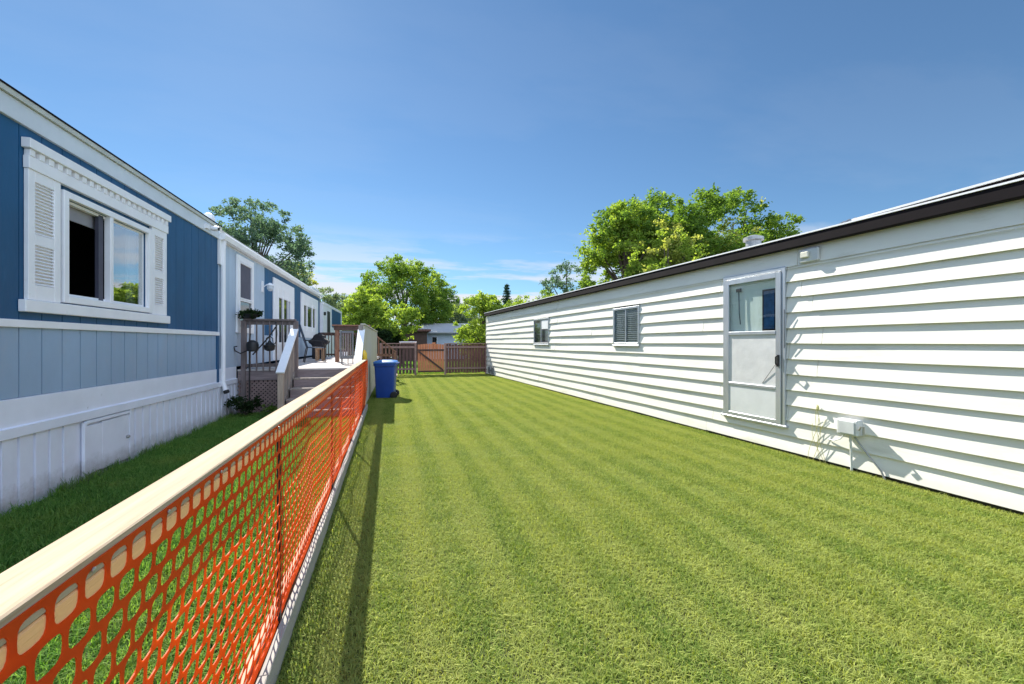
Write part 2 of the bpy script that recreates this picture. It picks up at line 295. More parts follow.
def grass(name, label, m, tile, cx, cy, sx, sy, n, hmin, hmax, wd, lean, rot=0.0, seed=1):
    V, F, t = blades(n, tile, hmin, hmax, wd, lean)
    o = npmesh(name, V, F, m, t); tag(o, label, 'grass', kind='stuff'); o.location = (cx, cy, 0.001); o.rotation_euler.z = rot
    ng = bpy.data.node_groups.new(name + '_scatter', 'GeometryNodeTree')
    ng.interface.new_socket('Geometry', in_out='INPUT', socket_type='NodeSocketGeometry'); ng.interface.new_socket('Geometry', in_out='OUTPUT', socket_type='NodeSocketGeometry')
    n_ = ng.nodes; l_ = ng.links
    gi = n_.new('NodeGroupInput'); go = n_.new('NodeGroupOutput')
    gr = n_.new('GeometryNodeMeshGrid'); kx = max(2, round(sx/tile)); ky = max(2, round(sy/tile))
    gr.inputs['Size X'].default_value = tile*(kx-1); gr.inputs['Size Y'].default_value = tile*(ky-1)
    gr.inputs['Vertices X'].default_value = kx; gr.inputs['Vertices Y'].default_value = ky
    ip = n_.new('GeometryNodeInstanceOnPoints'); l_.new(gr.outputs['Mesh'], ip.inputs['Points']); l_.new(gi.outputs[0], ip.inputs['Instance'])
    ri = n_.new('FunctionNodeRandomValue'); ri.data_type = 'INT'; ri.inputs['Min'].default_value = 0; ri.inputs['Max'].default_value = 3; ri.inputs['Seed'].default_value = seed
    mu = n_.new('ShaderNodeMath'); mu.operation = 'MULTIPLY'; mu.inputs[1].default_value = math.pi/2; l_.new(ri.outputs[2], mu.inputs[0])
    cx_ = n_.new('ShaderNodeCombineXYZ'); l_.new(mu.outputs[0], cx_.inputs[2]); l_.new(cx_.outputs[0], ip.inputs['Rotation'])
    rs = n_.new('FunctionNodeRandomValue'); rs.data_type = 'FLOAT_VECTOR'; rs.inputs['Min'].default_value = (1.0, 1.0, 0.85); rs.inputs['Max'].default_value = (1.06, 1.06, 1.2); rs.inputs['Seed'].default_value = seed+5
    l_.new(rs.outputs[0], ip.inputs['Scale'])
    l_.new(ip.outputs[0], go.inputs[0])
    md = o.modifiers.new('scatter', 'NODES'); md.node_group = ng
    return o
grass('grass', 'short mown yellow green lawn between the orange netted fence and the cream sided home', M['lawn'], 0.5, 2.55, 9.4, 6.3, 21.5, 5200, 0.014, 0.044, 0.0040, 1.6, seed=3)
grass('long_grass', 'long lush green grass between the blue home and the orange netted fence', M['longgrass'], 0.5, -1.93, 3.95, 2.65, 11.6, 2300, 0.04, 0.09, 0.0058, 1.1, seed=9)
grass('long_grass', 'grass growing beyond the brown back fence', M['longgrass'], 1.0, 1.5, 26.5, 16, 13, 2500, 0.05, 0.11, 0.012, 0.8, seed=4)

# ------------------------------------------------------------ right home (cream siding)
PHI = math.atan(142/410); B = PHI - YAW; D = 1.5*math.cos(PHI)/0.267
S0, S1 = -5.0, 19.05
rh = empty('mobile_home', 'long mobile home clad in cream horizontal siding with a dark gutter, right of the lawn', 'mobile home', (D*math.cos(B), D*math.sin(B), 0), B)
EXP = 0.2055; Z0 = 0.055
openings = [(4.0, 5.02, 0.38, 2.53), (7.17, 8.13, 1.46, 2.28), (11.72, 12.96, 1.46, 2.30)]
def cut(y0, y1, z0, z1):
    segs = [(y0, y1)]
    for (a, b, c, d) in openings:
        if z1 <= c + 0.10 or z0 >= d - 0.03: continue
        ns = []
        for (p, q) in segs:
            if b <= p or a >= q: ns.append((p, q)); continue
            if p < a: ns.append((p, a))
            if q > b: ns.append((b, q))
        segs = ns
    return segs
sd = MB(); rr = random.Random(3)
for k in range(13):
    z0 = Z0 + k*EXP; z1 = z0 + EXP + 0.004
    pr = 0.033; last = (k == 12)
    if last: z1 = 2.765
    y = S0 - rr.uniform(0, 2.5)
    while y < S1:
        ye = min(y + 3.66, S1); ys = max(y, S0)
        if ye > ys:
            for (a, b) in cut(ys, ye, z0, z1):
                # lapped board: back face at 0, flares out to pr at its lower lip, tiny hand-set offset
                j = rr.uniform(-0.0015, 0.0015)
                if last: pr2 = 0.020
                else: pr2 = pr
                n = max(1, int((b-a)/0.9)); 
                for q in range(n):
                    pass
                jb = [rr.uniform(-0.0035, 0.0035) for _ in range(n+1)]; zb = [rr.uniform(-0.0045, 0.0045) for _ in range(n+1)]
                vs = []
                for q in range(n+1):
                    yy = a + 0.0030 + (b-a-0.0060)*q/n
                    vs += [(-0.001, yy, z1), (-(pr2*0.86)+j+jb[q], yy, z0+0.030+zb[q]), (-pr2+j+jb[q], yy, z0+zb[q]), (0.004, yy, z0+0.001+zb[q]), (0.010, yy, z1)]
                fs = [(0, 1, 2, 3, 4), tuple(n*5+i for i in (4, 3, 2, 1, 0))]
                for q in range(n):
                    for i in range(5): fs.append((q*5+i, (q+1)*5+i, (q+1)*5+(i+1) % 5, q*5+(i+1) % 5))
                sd.add(vs, fs)
        y = ye if ye >= S1 else y + 3.66
sd.build('siding', M['siding'], rh)
# body shell behind the boards, with holes only as dark backs
wb = MB(); wb.box(0.012, 0.10, S0, S1, 0.05, 2.76)
bodyw = wb.build('wall_core', M['greymetal'], rh)
eb = MB(); eb.box(0.101, 4.2, S0, S0+0.08, 0.05, 2.76).box(0.101, 4.2, S1-0.08, S1-0.002, 0.05, 2.76).box(4.2, 4.28, S0, S1, 0.05, 2.76); eb.build('end_wall', M['siding'], rh)
bs = MB(); bs.box(-0.012, 0.06, S0, S1, -0.02, 0.053); bs.build('base_strip', M['black'], rh)
cp = MB(); cp.box(-0.028, 0.012, S1-0.001, S1+0.035, 0.05, 2.74); cp.build('corner_post', M['siding'], rh)
zf = lambda s: 2.735 + 0.0028*(s-2)
def slope_box(mb, x0, x1, zlo, zhi, ya=S0, yb=S1):
    mb.add([(x0, ya, zf(ya)+zlo), (x1, ya, zf(ya)+zlo), (x1, yb, zf(yb)+zlo), (x0, yb, zf(yb)+zlo), (x0, ya, zf(ya)+zhi), (x1, ya, zf(ya)+zhi), (x1, yb, zf(yb)+zhi), (x0, yb, zf(yb)+zhi)],
           [(0,3,2,1),(4,5,6,7),(0,1,5,4),(1,2,6,5),(2,3,7,6),(3,0,4,7)])
fa = MB(); slope_box(fa, -0.115, -0.02, 0.0, 0.135, S0-0.03, S1+0.03); slope_box(fa, -0.02, 0.10, 0.04, 0.13); fa.build('gutter', M['fascia'], rh, bevel=0.008)
fe = MB(); slope_box(fe, -0.125, 0.1, 0.137, 0.155, S0-0.03, S1+0.04)
fe.build('drip_edge', M['white'], rh)
# second raised roof lip near the camera end
f2 = MB(); f2.add([(-0.10, S0, zf(S0)+0.36), (-0.10, 3.1, zf(3.1)+0.157), (-0.06, 3.1, zf(3.1)+0.157), (-0.06, S0, zf(S0)+0.36), (-0.10, S0, zf(S0)+0.156), (-0.06, S0, zf(S0)+0.156)], [(0, 1, 4), (3, 5, 2), (0, 3, 2, 1), (0, 4, 5, 3), (4, 1, 2, 5)])
f2.build('roof_lip', M['fascia'], rh)
f3 = MB(); f3.beam((-0.085, S0, zf(S0)+0.372), (-0.085, 3.15, zf(3.15)+0.166), 0.07, 0.02); f3.build('lip_flashing', M['white'], rh)
rf = MB(); 
prof = [(0.05, 2.86), (1.1, 2.98), (2.1, 3.03), (3.2, 2.98), (4.3, 2.86), (4.3, 2.80), (0.05, 2.80)]
rf.prism(prof, S0, S1); rf.build('roof', M['roof'], rh, smooth=False)
# frieze lines: trim strip with nails
tr = MB()
for (a, b) in ((S0, 1.92), (1.93, 5.6), (5.61, 9.3), (9.31, S1)): tr.box(-0.036, -0.022, a, b, 2.49, 2.497)
tr.build('frieze_bead', M['siding'], rh)
# storm door
dr = MB(); y0, y1, z0, z1 = 4.0, 5.02, 0.38, 2.53
for bx in ((-0.05, 0.03, y0, y0+0.05, z0, z1), (-0.05, 0.03, y1-0.05, y1, z0, z1), (-0.05, 0.03, y0+0.05, y1-0.05, z1-0.05, z1), (-0.065, 0.03, y0-0.03, y1+0.03, z0-0.02, z0+0.01)): dr.box(*bx)
door = dr.build('door', M['alu'], rh, bevel=0.004)
fr = MB()
a, b, c, d = y0+0.055, y1-0.055, z0+0.02, z1-0.06
for bx in ((-0.058, -0.03, a, a+0.075, c, d), (-0.058, -0.03, b-0.06, b, c, d), (-0.058, -0.03, a+0.075, b-0.06, d-0.075, d), (-0.062, -0.03, a+0.075, b-0.06, 1.62, 1.67), (-0.060, -0.03, a+0.075, b-0.06, 0.86, 0.90), (-0.058, -0.03, a+0.075, b-0.06, c, c+0.05)): fr.box(*bx)
fr.build('door_frame', M['alu'], door, bevel=0.003)
ia, ib = a+0.075, b-0.06
MB().box(-0.044, -0.040, ia, ib, 1.67, d-0.075).build('storm_glass', M['glassthin'], door)
MB().box(0.004, 0.011, ia-0.05, ib+0.05, 0.5, 2.5).build('inner_door', M['siding'], door)
il = MB(); il.box(-0.006, 0.003, ia+0.03, ia+0.24, 1.66, 2.26); il.build('inner_window_surround', M['fascia'], door)
MB().box(-0.009, -0.0062, ia+0.055, ia+0.215, 1.70, 2.235).build('inner_pane', mat('deep_blue_glass', (0.015, 0.05, 0.13), 0.1, var=0.5, scale=9), door)
MB().box(-0.045, -0.038, ia, ib, 0.90, 1.62).build('plastic_sheet', M['plastic'], door)
MB().box(-0.050, -0.038, ia, ib, c+0.05, 0.86).build('kick_panel', M['alupanel'], door, bevel=0.003)
cl = MB(); cl.tube([(-0.03, ib-0.16, 2.28), (-0.03, ib-0.17, 1.95), (-0.03, ib-0.19, 1.78)], 0.007); cl.box(-0.04, -0.02, ib-0.2, ib-0.12, 2.27, 2.32); cl.build('door_chain', M['black'], door)
hd = MB(); hd.box(-0.075, -0.058, a+0.02, a+0.045, 1.18, 1.34); hd.tube([(-0.075, a+0.03, 1.33), (-0.11, a+0.03, 1.31), (-0.11, a+0.03, 1.22), (-0.075, a+0.03, 1.2)], 0.009); hd.build('handle', M['black'], door)
sg = MB(); sg.tube([(-0.062, a+0.06, 1.22), (-0.048, a+0.28, 0.93)], 0.003, n=5); sg.build('pull_cord', M['black'], door)
for zz in (1.45,): 
    MB().tube([(-0.058, y0+0.002, zz+0.5), (-0.066, y0-0.004, zz+0.25), (-0.058, y0+0.002, zz-0.02)], 0.004, n=5).build('door_cord', M['black'], door)
# windows of the right home
def slider(parent, x, y0, y1, z0, z1, name='window', fm='alu', glass='darkglass', mull=True, dp=0.04, fw=0.045, shade=None, side=-1):
    """sliding window in a plane x=const; side -1 faces -x, +1 faces +x"""
    s = side; f = MB(); xo, xi = x + s*dp, x
    for bx in ((y0, y0+fw, z0, z1), (y1-fw, y1, z0, z1), (y0+fw, y1-fw, z1-fw, z1), (y0+fw, y1-fw, z0, z0+fw)): f.box(xo, xi, *bx)
    if mull:
        ym = (y0+y1)/2; f.box(x+s*(dp-0.008), xi, ym-0.018, ym+0.018, z0+fw, z1-fw)
    f.box(x+s*(dp+0.015), xi, y0-0.01, y1+0.01, z0-0.035, z0-0.001)
    w_ = f.build(name, M[fm], parent, bevel=0.003)
    if shade:
        b_ = MB(); n = int((z1-z0)/0.045)
        for i in range(n): b_.beam((x+s*0.006, y0+fw, z0+fw+0.02+i*0.043), (x+s*0.006, y1-fw, z0+fw+0.02+i*0.043), 0.02, 0.030, up=(s*0.6, 0, 1))
        b_.build('blind', M[shade], w_)
        MB().box(x+s*0.022, x+s*0.025, y0+fw, y1-fw, z0+fw, z1-fw).build('pane', M['glassthin'], w_)
        MB().box(x+s*0.001, x+s*0.003, y0+fw, y1-fw, z0+fw, z1-fw).build('window_back', M['dark'], w_)
    else:
        MB().box(x+s*0.012, x+s*0.018, y0+fw, y1-fw, z0+fw, z1-fw).build('pane', M[glass], w_)
    return w_
slider(rh, -0.005, 7.17, 8.13, 1.46, 2.28, shade='blind')
w2 = slider(rh, -0.005, 11.72, 12.96, 1.46, 2.30)
MB().box(-0.030, -0.024, 11.8, 12.3, 1.95, 2.24).build('paper_notice', M['white'], w2)
# wall lamp
lm = MB(); lm.box(-0.06, -0.02, 3.56, 3.80, 2.53, 2.70); lp = lm.build('wall_lamp', M['box'], rh, bevel=0.012)
MB().box(-0.10, -0.062, 3.66, 3.76, 2.585, 2.66).build('lens', mat('lamp_lens', (0.75, 0.72, 0.6), 0.2), lp, bevel=0.008)
# utility box and cables
ub = MB(); ub.box(-0.125, -0.02, 3.09, 3.31, 0.44, 0.62); ubo = ub.build('utility_box', M['box'], rh, bevel=0.012)
MB().box(-0.132, -0.127, 3.12, 3.28, 0.46, 0.60).build('box_lid', M['box'], ubo, bevel=0.004)
MB().tube([(-0.135, 3.07, 0.52), (-0.135, 3.05, 0.56), (-0.10, 3.04, 0.56), (-0.10, 3.04, 0.47)], 0.012).build('clasp', M['galv'], ubo)
MB().tube([(-0.06, 3.2, 0.44), (-0.06, 3.2, 0.36), (-0.04, 3.205, 0.31), (-0.035, 3.2, 0.0)], 0.013).build('conduit', M['box'], ubo, smooth=True)
MB().tube([(-0.07, 3.25, 0.44), (-0.07, 3.30, 0.37), (-0.05, 3.38, 0.33), (-0.035, 3.46, 0.33)], 0.007).build('cable', M['box'], ubo, smooth=True)
MB().tube([(-0.05, 3.16, 0.42), (-0.06, 3.02, 0.25), (-0.05, 2.9, 0.10), (-0.05, 2.86, 0.0)], 0.010).build('cable', M['galv'], ubo, smooth=True)
# roof vents
v = MB(); vc = (1.0, 5.37, 2.91)
v.lathe([(0.16, 0), (0.15, 0.20), (0.19, 0.21), (0.19, 0.25), (0.12, 0.26), (0.12, 0.36), (0.16, 0.37), (0.16, 0.42), (0.06, 0.46)], vc); v.build('roof_vent', M['galv'], rh, smooth=True)
tv = MB()
for k in range(14):
    t = math.pi*(k+0.5)/14; yy = 3.50 + 0.30*math.cos(t)*1.0
    r_ = 0.16*math.sin(t)+0.02
    tv.tube([(0.55-r_, yy, 2.90), (0.55-r_*0.7, yy+0.03, 2.90+r_*0.95), (0.55, yy+0.05, 2.90+r_*1.25), (0.55+r_*0.7, yy+0.03, 2.90+r_*0.95), (0.55+r_, yy, 2.90)], 0.014, n=6)
tv.v = [(x_, y_, z_-0.03) for x_, y_, z_ in tv.v]; tv.build('ribbed_vent', M['greymetal'], rh, smooth=True)
# meters at the far corner
MB().box(-0.10, -0.03, 17.75, 17.95, 0.10, 0.42).build('meter_box', M['greymetal'], rh, bevel=0.01); MB().box(-0.10, -0.03, 18.3, 18.5, 0.10, 0.40).build('meter_box', M['greymetal'], rh, bevel=0.01)
# dry vine on the siding
vn = empty('dry_vine', 'thin dry straw coloured vine hanging on the cream siding left of the grey utility box', 'vine', rh.matrix_world @ Vector((0, 0, 0)) if False else (D*math.cos(B), D*math.sin(B), 0), B)
vb = MB()
for i in range(5):
    y = 3.55 + rr.uniform(-0.06, 0.08); z = 0.02; p = []
    ph = rr.uniform(0, 6); top = rr.uniform(0.45, 0.72)
    for k in range(9):
        t = k/8; p.append((-0.045-0.012*math.sin(ph+t*4), y + 0.06*math.sin(ph+t*3) - 0.05*t*(i-2)*0.5, z + top*t))
    vb.tube(p, 0.0025, n=4)
vb.lathe([(0.005, 0), (0.016, 0.02), (0.012, 0.05), (0.003, 0.07)], (-0.05, 3.57, 0.66), n=7)
vb.build('stem', M['vine'], vn)

# ------------------------------------------------------------ left home (blue)
XL = -3.28
lh = empty('mobile_home', 'blue mobile home with white trim, shuttered window and white skirting, left of the fence', 'mobile home', (XL, 0, 0))
YA, YE = -5.0, 9.02
def vboards(mb, ya, yb, z0, z1, step, first, t=0.0, gap=0.008, depth=0.03, holes=()):
    """vertical groove boards with their face at x=t"""
    k0 = math.floor((ya-first)/step); y = first + k0*step
    while y < yb:
        a, b = max(y+gap/2, ya), min(y+step-gap/2, yb)
        if b > a:
            segs = [(a, b, z0, z1)]
            for (ha, hb, hc, hd_) in holes:
                ns = []
                for (p, q, c, d) in segs:
                    if hb <= p or ha >= q or hd_ <= c or hc >= d: ns.append((p, q, c, d)); continue
                    if p < ha: ns.append((p, ha, c, d)); p = ha
                    if q > hb: ns.append((hb, q, c, d)); q = hb
                    if c < hc: ns.append((p, q, c, hc))
                    if d > hd_: ns.append((p, q, hd_, d))
                segs = ns
            for (p, q, c, d) in segs: mb.box(t-depth, t, p, q, c, d)
        y += step
WIN = (5.27, 6.67, 1.98, 2.98)
wa = MB(); vboards(wa, YA, YE, 1.71, 3.50, 0.248, 4.756, holes=[WIN]); wa.box(-0.05, -0.012, YA, WIN[0], 1.7, 3.5).box(-0.05, -0.012, WIN[1], YE, 1.7, 3.5).box(-0.05, -0.012, WIN[0], WIN[1], 1.7, WIN[2]).box(-0.05, -0.012, WIN[0], WIN[1], WIN[3], 3.5)
wa.build('upper_wall', M['blue'], lh, bevel=0.0)
wl = MB(); vboards(wl, YA, YE, 1.01, 1.64, 0.248, 4.756, gap=0.012); wl.box(-0.05, -0.022, YA, YE, 1.0, 1.7)
wl.build('lower_wall', M['paleblue'], lh)
bt = MB(); bt.box(-0.012, 0.028, YA, YE+0.01, 1.64, 1.71); bt.build('belt_trim', M['white'], lh, bevel=0.004)
# house B section siding
YB = 19.7
wbm = MB()
Aw = (9.98, 11.02, 1.7, 3.26); Bw = (12.55, 14.85, 1.0, 3.24); Cw = (15.9, 19.0, 1.80, 3.24)
vboards(wbm, YE+0.005, 11.86, 1.01, 3.45, 0.248, 9.02); wbm.box(-0.05, -0.012, YE+0.005, 11.86, 1.0, 3.45)
wbm.build('pale_wall', M['greyblue'], lh)
wc = MB(); vboards(wc, 11.865, YB, 1.72, 3.45, 0.248, 11.865); wc.box(-0.05, -0.012, 11.865, YB, 1.0, 3.45); wc.build('far_blue_wall', M['blue'], lh)
wd_ = MB(); vboards(wd_, 11.865, YB, 1.01, 1.70, 0.248, 11.865, t=0.004); wd_.build('far_lower_wall', M['greyblue'], lh)
# skirting
sk = MB(); sk.box(-0.03, 0.012, YA, YE+0.9, 0.68, 1.005); sk.box(-0.005, 0.035, YA, YE+0.9, 0.66, 0.755); sk.build('skirting_band', M['skirt'], lh, bevel=0.004)
s2 = MB(); y = YA; rk = random.Random(5)
while y < 12.0:
    sk_i = 1 - globals().get('sk_i', 0); wdt = 0.055 if sk_i else 0.115
    if not (5.50 < y+wdt and y < 6.33): 
        s2.box(-0.02, 0.014 if wdt > 0.1 else 0.004, y, y+wdt-0.012, -0.02, 0.66)
    y += wdt
s2.box(-0.05, -0.012, YA, YB, -0.02, 0.68); s2.build('skirting', M['skirt'], lh)
ha = MB(); ha.box(0.004, 0.022, 5.56, 5.80, 0.06, 0.59).box(0.004, 0.021, 5.806, 6.29, 0.05, 0.60); hto = ha.build('access_hatch', M['skirt'], lh, bevel=0.003)
hf = MB(); hf.box(0.003, 0.034, 5.51, 5.545, 0.0, 0.64).box(0.003, 0.030, 6.30, 6.335, 0.0, 0.66).box(0.003, 0.032, 5.545, 6.30, 0.615, 0.65); hf.build('hatch_frame', M['skirt'], hto, bevel=0.002)
MB().lathe([(0.02, 0), (0.022, 0.018), (0.012, 0.03)], (0.022, 6.25, 0.33), n=12, axis='x').build('latch', M['galv'], hto)
# eaves
ef = MB(); ef.box(-0.2, 0.03, YA, YE+0.02, 3.475, 3.66); ef.build('fascia', M['greytrim'], lh, bevel=0.004)
e2 = MB(); e2.box(-0.2, 0.055, YA, YE+0.03, 3.662, 3.71); e2.build('drip_edge', mat('pale_cream_edge', (0.55, 0.56, 0.50), 0.5), lh)
e3 = MB(); e3.box(-0.3, 0.062, YA, YE+0.03, 3.712, 3.728); e3.build('roof_edge', M['fascia'], lh)
rl = MB(); rl.prism([(-0.05, 3.55), (-0.05, 3.73), (-1.2, 3.84), (-2.2, 3.88), (-3.2, 3.84), (-4.3, 3.70), (-4.3, 3.55)], YA, YB); rl.build('roof', M['roof'], lh)
bk = MB(); bk.box(-4.3, -4.22, YA, YB, 0, 3.55).box(-4.219, -0.052, YA, YA+0.05, 0, 3.55).box(-4.219, -0.052, YB-0.05, YB, 0, 3.55); bk.build('end_wall', M['blue'], lh)
gt = MB(); gt.prism([(-0.03, 3.50), (0.03, 3.47), (0.11, 3.48), (0.13, 3.57), (0.115, 3.60), (0.0, 3.60), (-0.03, 3.60)], YE+0.0, YB); gt.build('gutter', M['white'], lh)
sf = MB(); sf.box(-0.2, -0.031, YE+0.001, YB, 3.452, 3.64); sf.box(-0.03, 0.01, YE+0.031, YB, 3.452, 3.468); sf.build('soffit', M['white'], lh)
ds = MB(); ds.tube([(0.06, YE+0.10, 3.5), (0.06, YE+0.10, 3.4), (0.05, YE+0.10, 3.3), (0.05, YE+0.10, 0.75), (0.09, YE+0.08, 0.62), (0.11, YE+0.06, 0.58)], 0.042, n=10); ds.box(0.003, 0.04, YE-0.03, YE+0.20, 3.0, 3.475)
dso = ds.build('downspout', M['white'], lh, smooth=True)
MB().tube([(0.11, YE+0.06, 0.585), (0.13, YE+0.05, 0.54)], 0.05, n=10).build('spout_end', M['rubber'], dso)
ct = MB(); ct.box(-0.01, 0.024, YE-0.09, YE+0.0, 0.68, 1.636); ct.build('corner_trim', M['blue'], lh)
# shuttered window
ww = MB(); a, b, c, d = WIN
fw = 0.07
for bx in ((0.003, 0.05, a-fw, a, c-fw, d+fw), (0.003, 0.05, b, b+fw, c-fw, d+fw), (0.003, 0.05, a, b, d, d+fw), (0.003, 0.05, a, b, c-fw, c)): ww.box(*bx)
ww.box(-0.02, 0.045, 5.905, 5.96, c, d)
win = ww.build('window', M['white'], lh, bevel=0.005)
iw = MB()
for bx in ((-0.06, -0.012, a, a+0.03, c, d), (-0.06, -0.012, b-0.035, b, c, d), (-0.06, -0.012, a+0.03, b-0.035, d-0.03, d), (-0.06, -0.012, a+0.03, b-0.035, c, c+0.03)): iw.box(*bx)
iw.build('sash', M['white'], win)
MB().box(-0.014, -0.010, 5.96, b-0.035, c+0.03, d-0.03).build('pane', M['glass'], win)
sb = MB(); sb.box(-0.045, -0.01, 5.80, 5.875, c+0.01, d-0.01); sb.build('sliding_sash', mat('purple_grey_sash', (0.06, 0.06, 0.09), 0.5), win)
cu = MB(); cu.box(-0.09, -0.075, a, 5.95, d-0.17, d+0.02); cu.build('roller_blind', M['blind'], win)
cu2 = MB()
for k in range(8): cu2.tube([(-0.14+0.015*(k % 2), 6.56+0.02*k, c+0.0), (-0.14+0.015*(k % 2), 6.56+0.02*k, d)], 0.016, n=6)
cu2.build('curtain', M['blind'], win)
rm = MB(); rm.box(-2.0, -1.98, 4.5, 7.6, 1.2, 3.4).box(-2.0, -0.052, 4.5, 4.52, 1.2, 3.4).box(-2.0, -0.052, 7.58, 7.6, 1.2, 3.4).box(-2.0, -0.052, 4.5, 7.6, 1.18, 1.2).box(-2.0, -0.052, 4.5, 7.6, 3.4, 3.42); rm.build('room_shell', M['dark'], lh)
def shutter(ya, yb, z0, z1):
    s = MB(); w_ = 0.075
    s.box(0.003, 0.038, ya, ya+w_, z0, z1).box(0.003, 0.038, yb-w_, yb, z0, z1)
    zm = z0+(z1-z0)*0.47
    for (p, q) in ((z0, z0+0.14), (zm-0.05, zm+0.05), (z1-0.10, z1)): s.box(0.003, 0.037, ya+w_, yb-w_, p, q)
    s.box(0.002, 0.010, ya+w_, yb-w_, z0+0.14, z1-0.1)
    o = s.build('shutter', M['white'], lh, bevel=0.003); lv = MB()
    for (p, q) in ((z0+0.14, zm-0.05), (zm+0.05, z1-0.10)):
        n = round((q-p)/0.032)
        for i in range(n):
            zz = p + (i+0.5)*(q-p)/n; lv.beam((0.020, ya+w_, zz), (0.020, yb-w_, zz), 0.030, 0.006, up=(0.9, 0, 1))
    lv.build('louvre', M['white'], o)
shutter(4.80, 5.175, 1.90, 3.10); shutter(6.765, 7.14, 1.90, 3.10)
st = MB(); st.box(0.003, 0.06, 4.74, 7.19, 1.785, 1.895); st.build('window_sill', M['white'], lh, bevel=0.005)
cr_ = MB(); cr_.box(0.003, 0.072, 4.77, 7.19, 3.28, 3.37); cr_.box(0.003, 0.05, 4.79, 7.16, 3.10, 3.215)
cr_.box(0.003, 0.018, 4.80, 7.15, 3.215, 3.279)
nd = 22
for k in range(nd):
    y = 4.825 + k*(2.29/(nd-1)); cr_.box(0.018, 0.054, y-0.030, y+0.030, 3.2155, 3.279)
cr_.build('crown_moulding', M['white'], lh, bevel=0.004)
# security camera + white dome on the eave near the section joint
sc_ = MB(); sc_.box(0.03, 0.07, 8.38, 8.5, 3.52, 3.60); sc_.lathe([(0.035, 0), (0.045, 0.02), (0.045, 0.09), (0.03, 0.12)], (0.06, 8.55, 3.56), n=14, axis='x')
sco = sc_.build('security_camera', M['white'], lh, smooth=True); MB().lathe([(0.036, 0), (0.034, 0.012)], (0.181, 8.55, 3.56), n=14, axis='x').build('lens', M['black'], sco)
dm = MB(); dm.lathe([(0.07, 0), (0.09, 0.02), (0.10, 0.09), (0.08, 0.15), (0.04, 0.18)], (-0.05, 8.75, 3.70), n=16); dm.build('dome_vent', M['white'], lh, smooth=True)
# tall window A, window B, window C
def trimmed(ya, yb, za, zb, panes, tw, nm='window', mat_='white'):
    t_ = MB()
    t_.box(0.006, 0.045, ya, ya+tw, za, zb).box(0.006, 0.045, yb-tw, yb, za, zb).box(0.006, 0.045, ya+tw, yb-tw, zb-tw, zb).box(0.006, 0.045, ya+tw, yb-tw, za, za+tw)
    o = t_.build(nm, M[mat_], lh, bevel=0.004); gl = MB()
    for (p, q, r0, r1, gm) in panes:
        f_ = MB(); e = 0.03
        f_.box(0.008, 0.052, p, p+e, r0, r1).box(0.008, 0.052, q-e, q, r0, r1).box(0.008, 0.052, p+e, q-e, r1-e, r1).box(0.008, 0.052, p+e, q-e, r0, r0+e)
        f_.build('sash', M['white'], o)
        MB().box(0.012, 0.02, p+e, q-e, r0+e, r1-e).build('pane', M[gm], o)
    return o
M['screen'] = mat('grey_insect_screen', (0.10, 0.10, 0.13), 0.8)
trimmed(9.88, 10.92, 1.72, 3.38, [(10.0, 10.80, 2.45, 3.25, 'screen'), (10.0, 10.80, 1.80, 2.44, 'darkglass')], 0.12)
trimmed(12.55, 14.85, 1.02, 3.30, [(12.95, 13.5, 1.45, 3.06, 'darkglass'), (13.52, 14.1, 1.45, 3.06, 'darkglass')], 0.5)
trimmed(15.9, 19.05, 1.70, 3.30, [(16.2, 16.85, 1.92, 3.08, 'darkglass'), (16.87, 17.85, 1.92, 3.08, 'darkglass'), (17.87, 18.5, 1.92, 3.08, 'darkglass')], 0.42)
# porch lamp
pl = MB(); pl.box(0.005, 0.03, 11.58, 11.70, 2.78, 3.06); pl.tube([(0.03, 11.64, 2.9), (0.12, 11.64, 2.98), (0.19, 11.64, 2.99)], 0.012)
pl.lathe([(0.02, 0.20), (0.09, 0.15), (0.10, 0.13)], (0.19, 11.64, 2.82), n=8)
plo = pl.build('porch_lamp', M['white'], lh); MB().lathe([(0.03, 0), (0.075, 0.06), (0.08, 0.14)], (0.19, 11.64, 2.81), n=8).build('lamp_glass', mat('clear_lamp_glass', (0.5, 0.55, 0.6), 0.1), plo)
# far entry block
en = MB(); en.box(-3.9, 0.12, 19.75, 26.2, 0.0, 3.30); en.build('entry_block', M['white'], lh)
MB().box(0.122, 0.135, 22.3, 25.6, 2.30, 3.20).build('blue_panel', M['blue'], lh)
MB().box(0.122, 0.14, 19.78, 26.1, 3.22, 3.34).build('entry_trim', M['white'], lh)
MB().box(0.122, 0.150, 20.9, 21.6, 1.95, 3.0).build('door_glass', M['black'], lh)
pp = MB(); pp.box(-1.6, -0.1, 18.6, 20.3, 3.6, 3.86); pp.build('roof_box', M['greytrim'], lh, bevel=0.01)
for (y, z) in ((19.95, 2.75),): MB().box(0.121, 0.2, y, y+0.14, z, z+0.14).build('small_lamp', M['black'], lh)

# ------------------------------------------------------------ orange netted fence
FA = math.atan(122/410) - YAW       # turned slightly towards the left home
fe_ = empty('garden_fence', 'low fence of pale timber rails with orange plastic safety netting, beside the lawn', 'fence', (0, 0, 0), FA)
X0 = -0.478                                                   # lawn side face
FS, FE = -1.2, 9.72
tr_ = MB(); tr_.box(X0-0.095, X0, FS, 2.60, 1.108, 1.148).box(X0-0.095, X0+0.001, 2.603, 6.4, 1.107, 1.147).box(X0-0.095, X0, 6.403, FE, 1.108, 1.148)
tro = tr_.build('top_rail', M['paintwood'], fe_, bevel=0.003)
r2_ = MB(); r2_.box(X0-0.040, X0-0.0005, FS, 1.15, 1.066, 1.1068).box(X0-0.040, X0-0.0008, 1.153, 4.8, 1.065, 1.1065).box(X0-0.040, X0-0.0005, 4.803, FE, 1.066, 1.1068)
r2_.build('side_rail', M['newwood'], fe_, bevel=0.003)
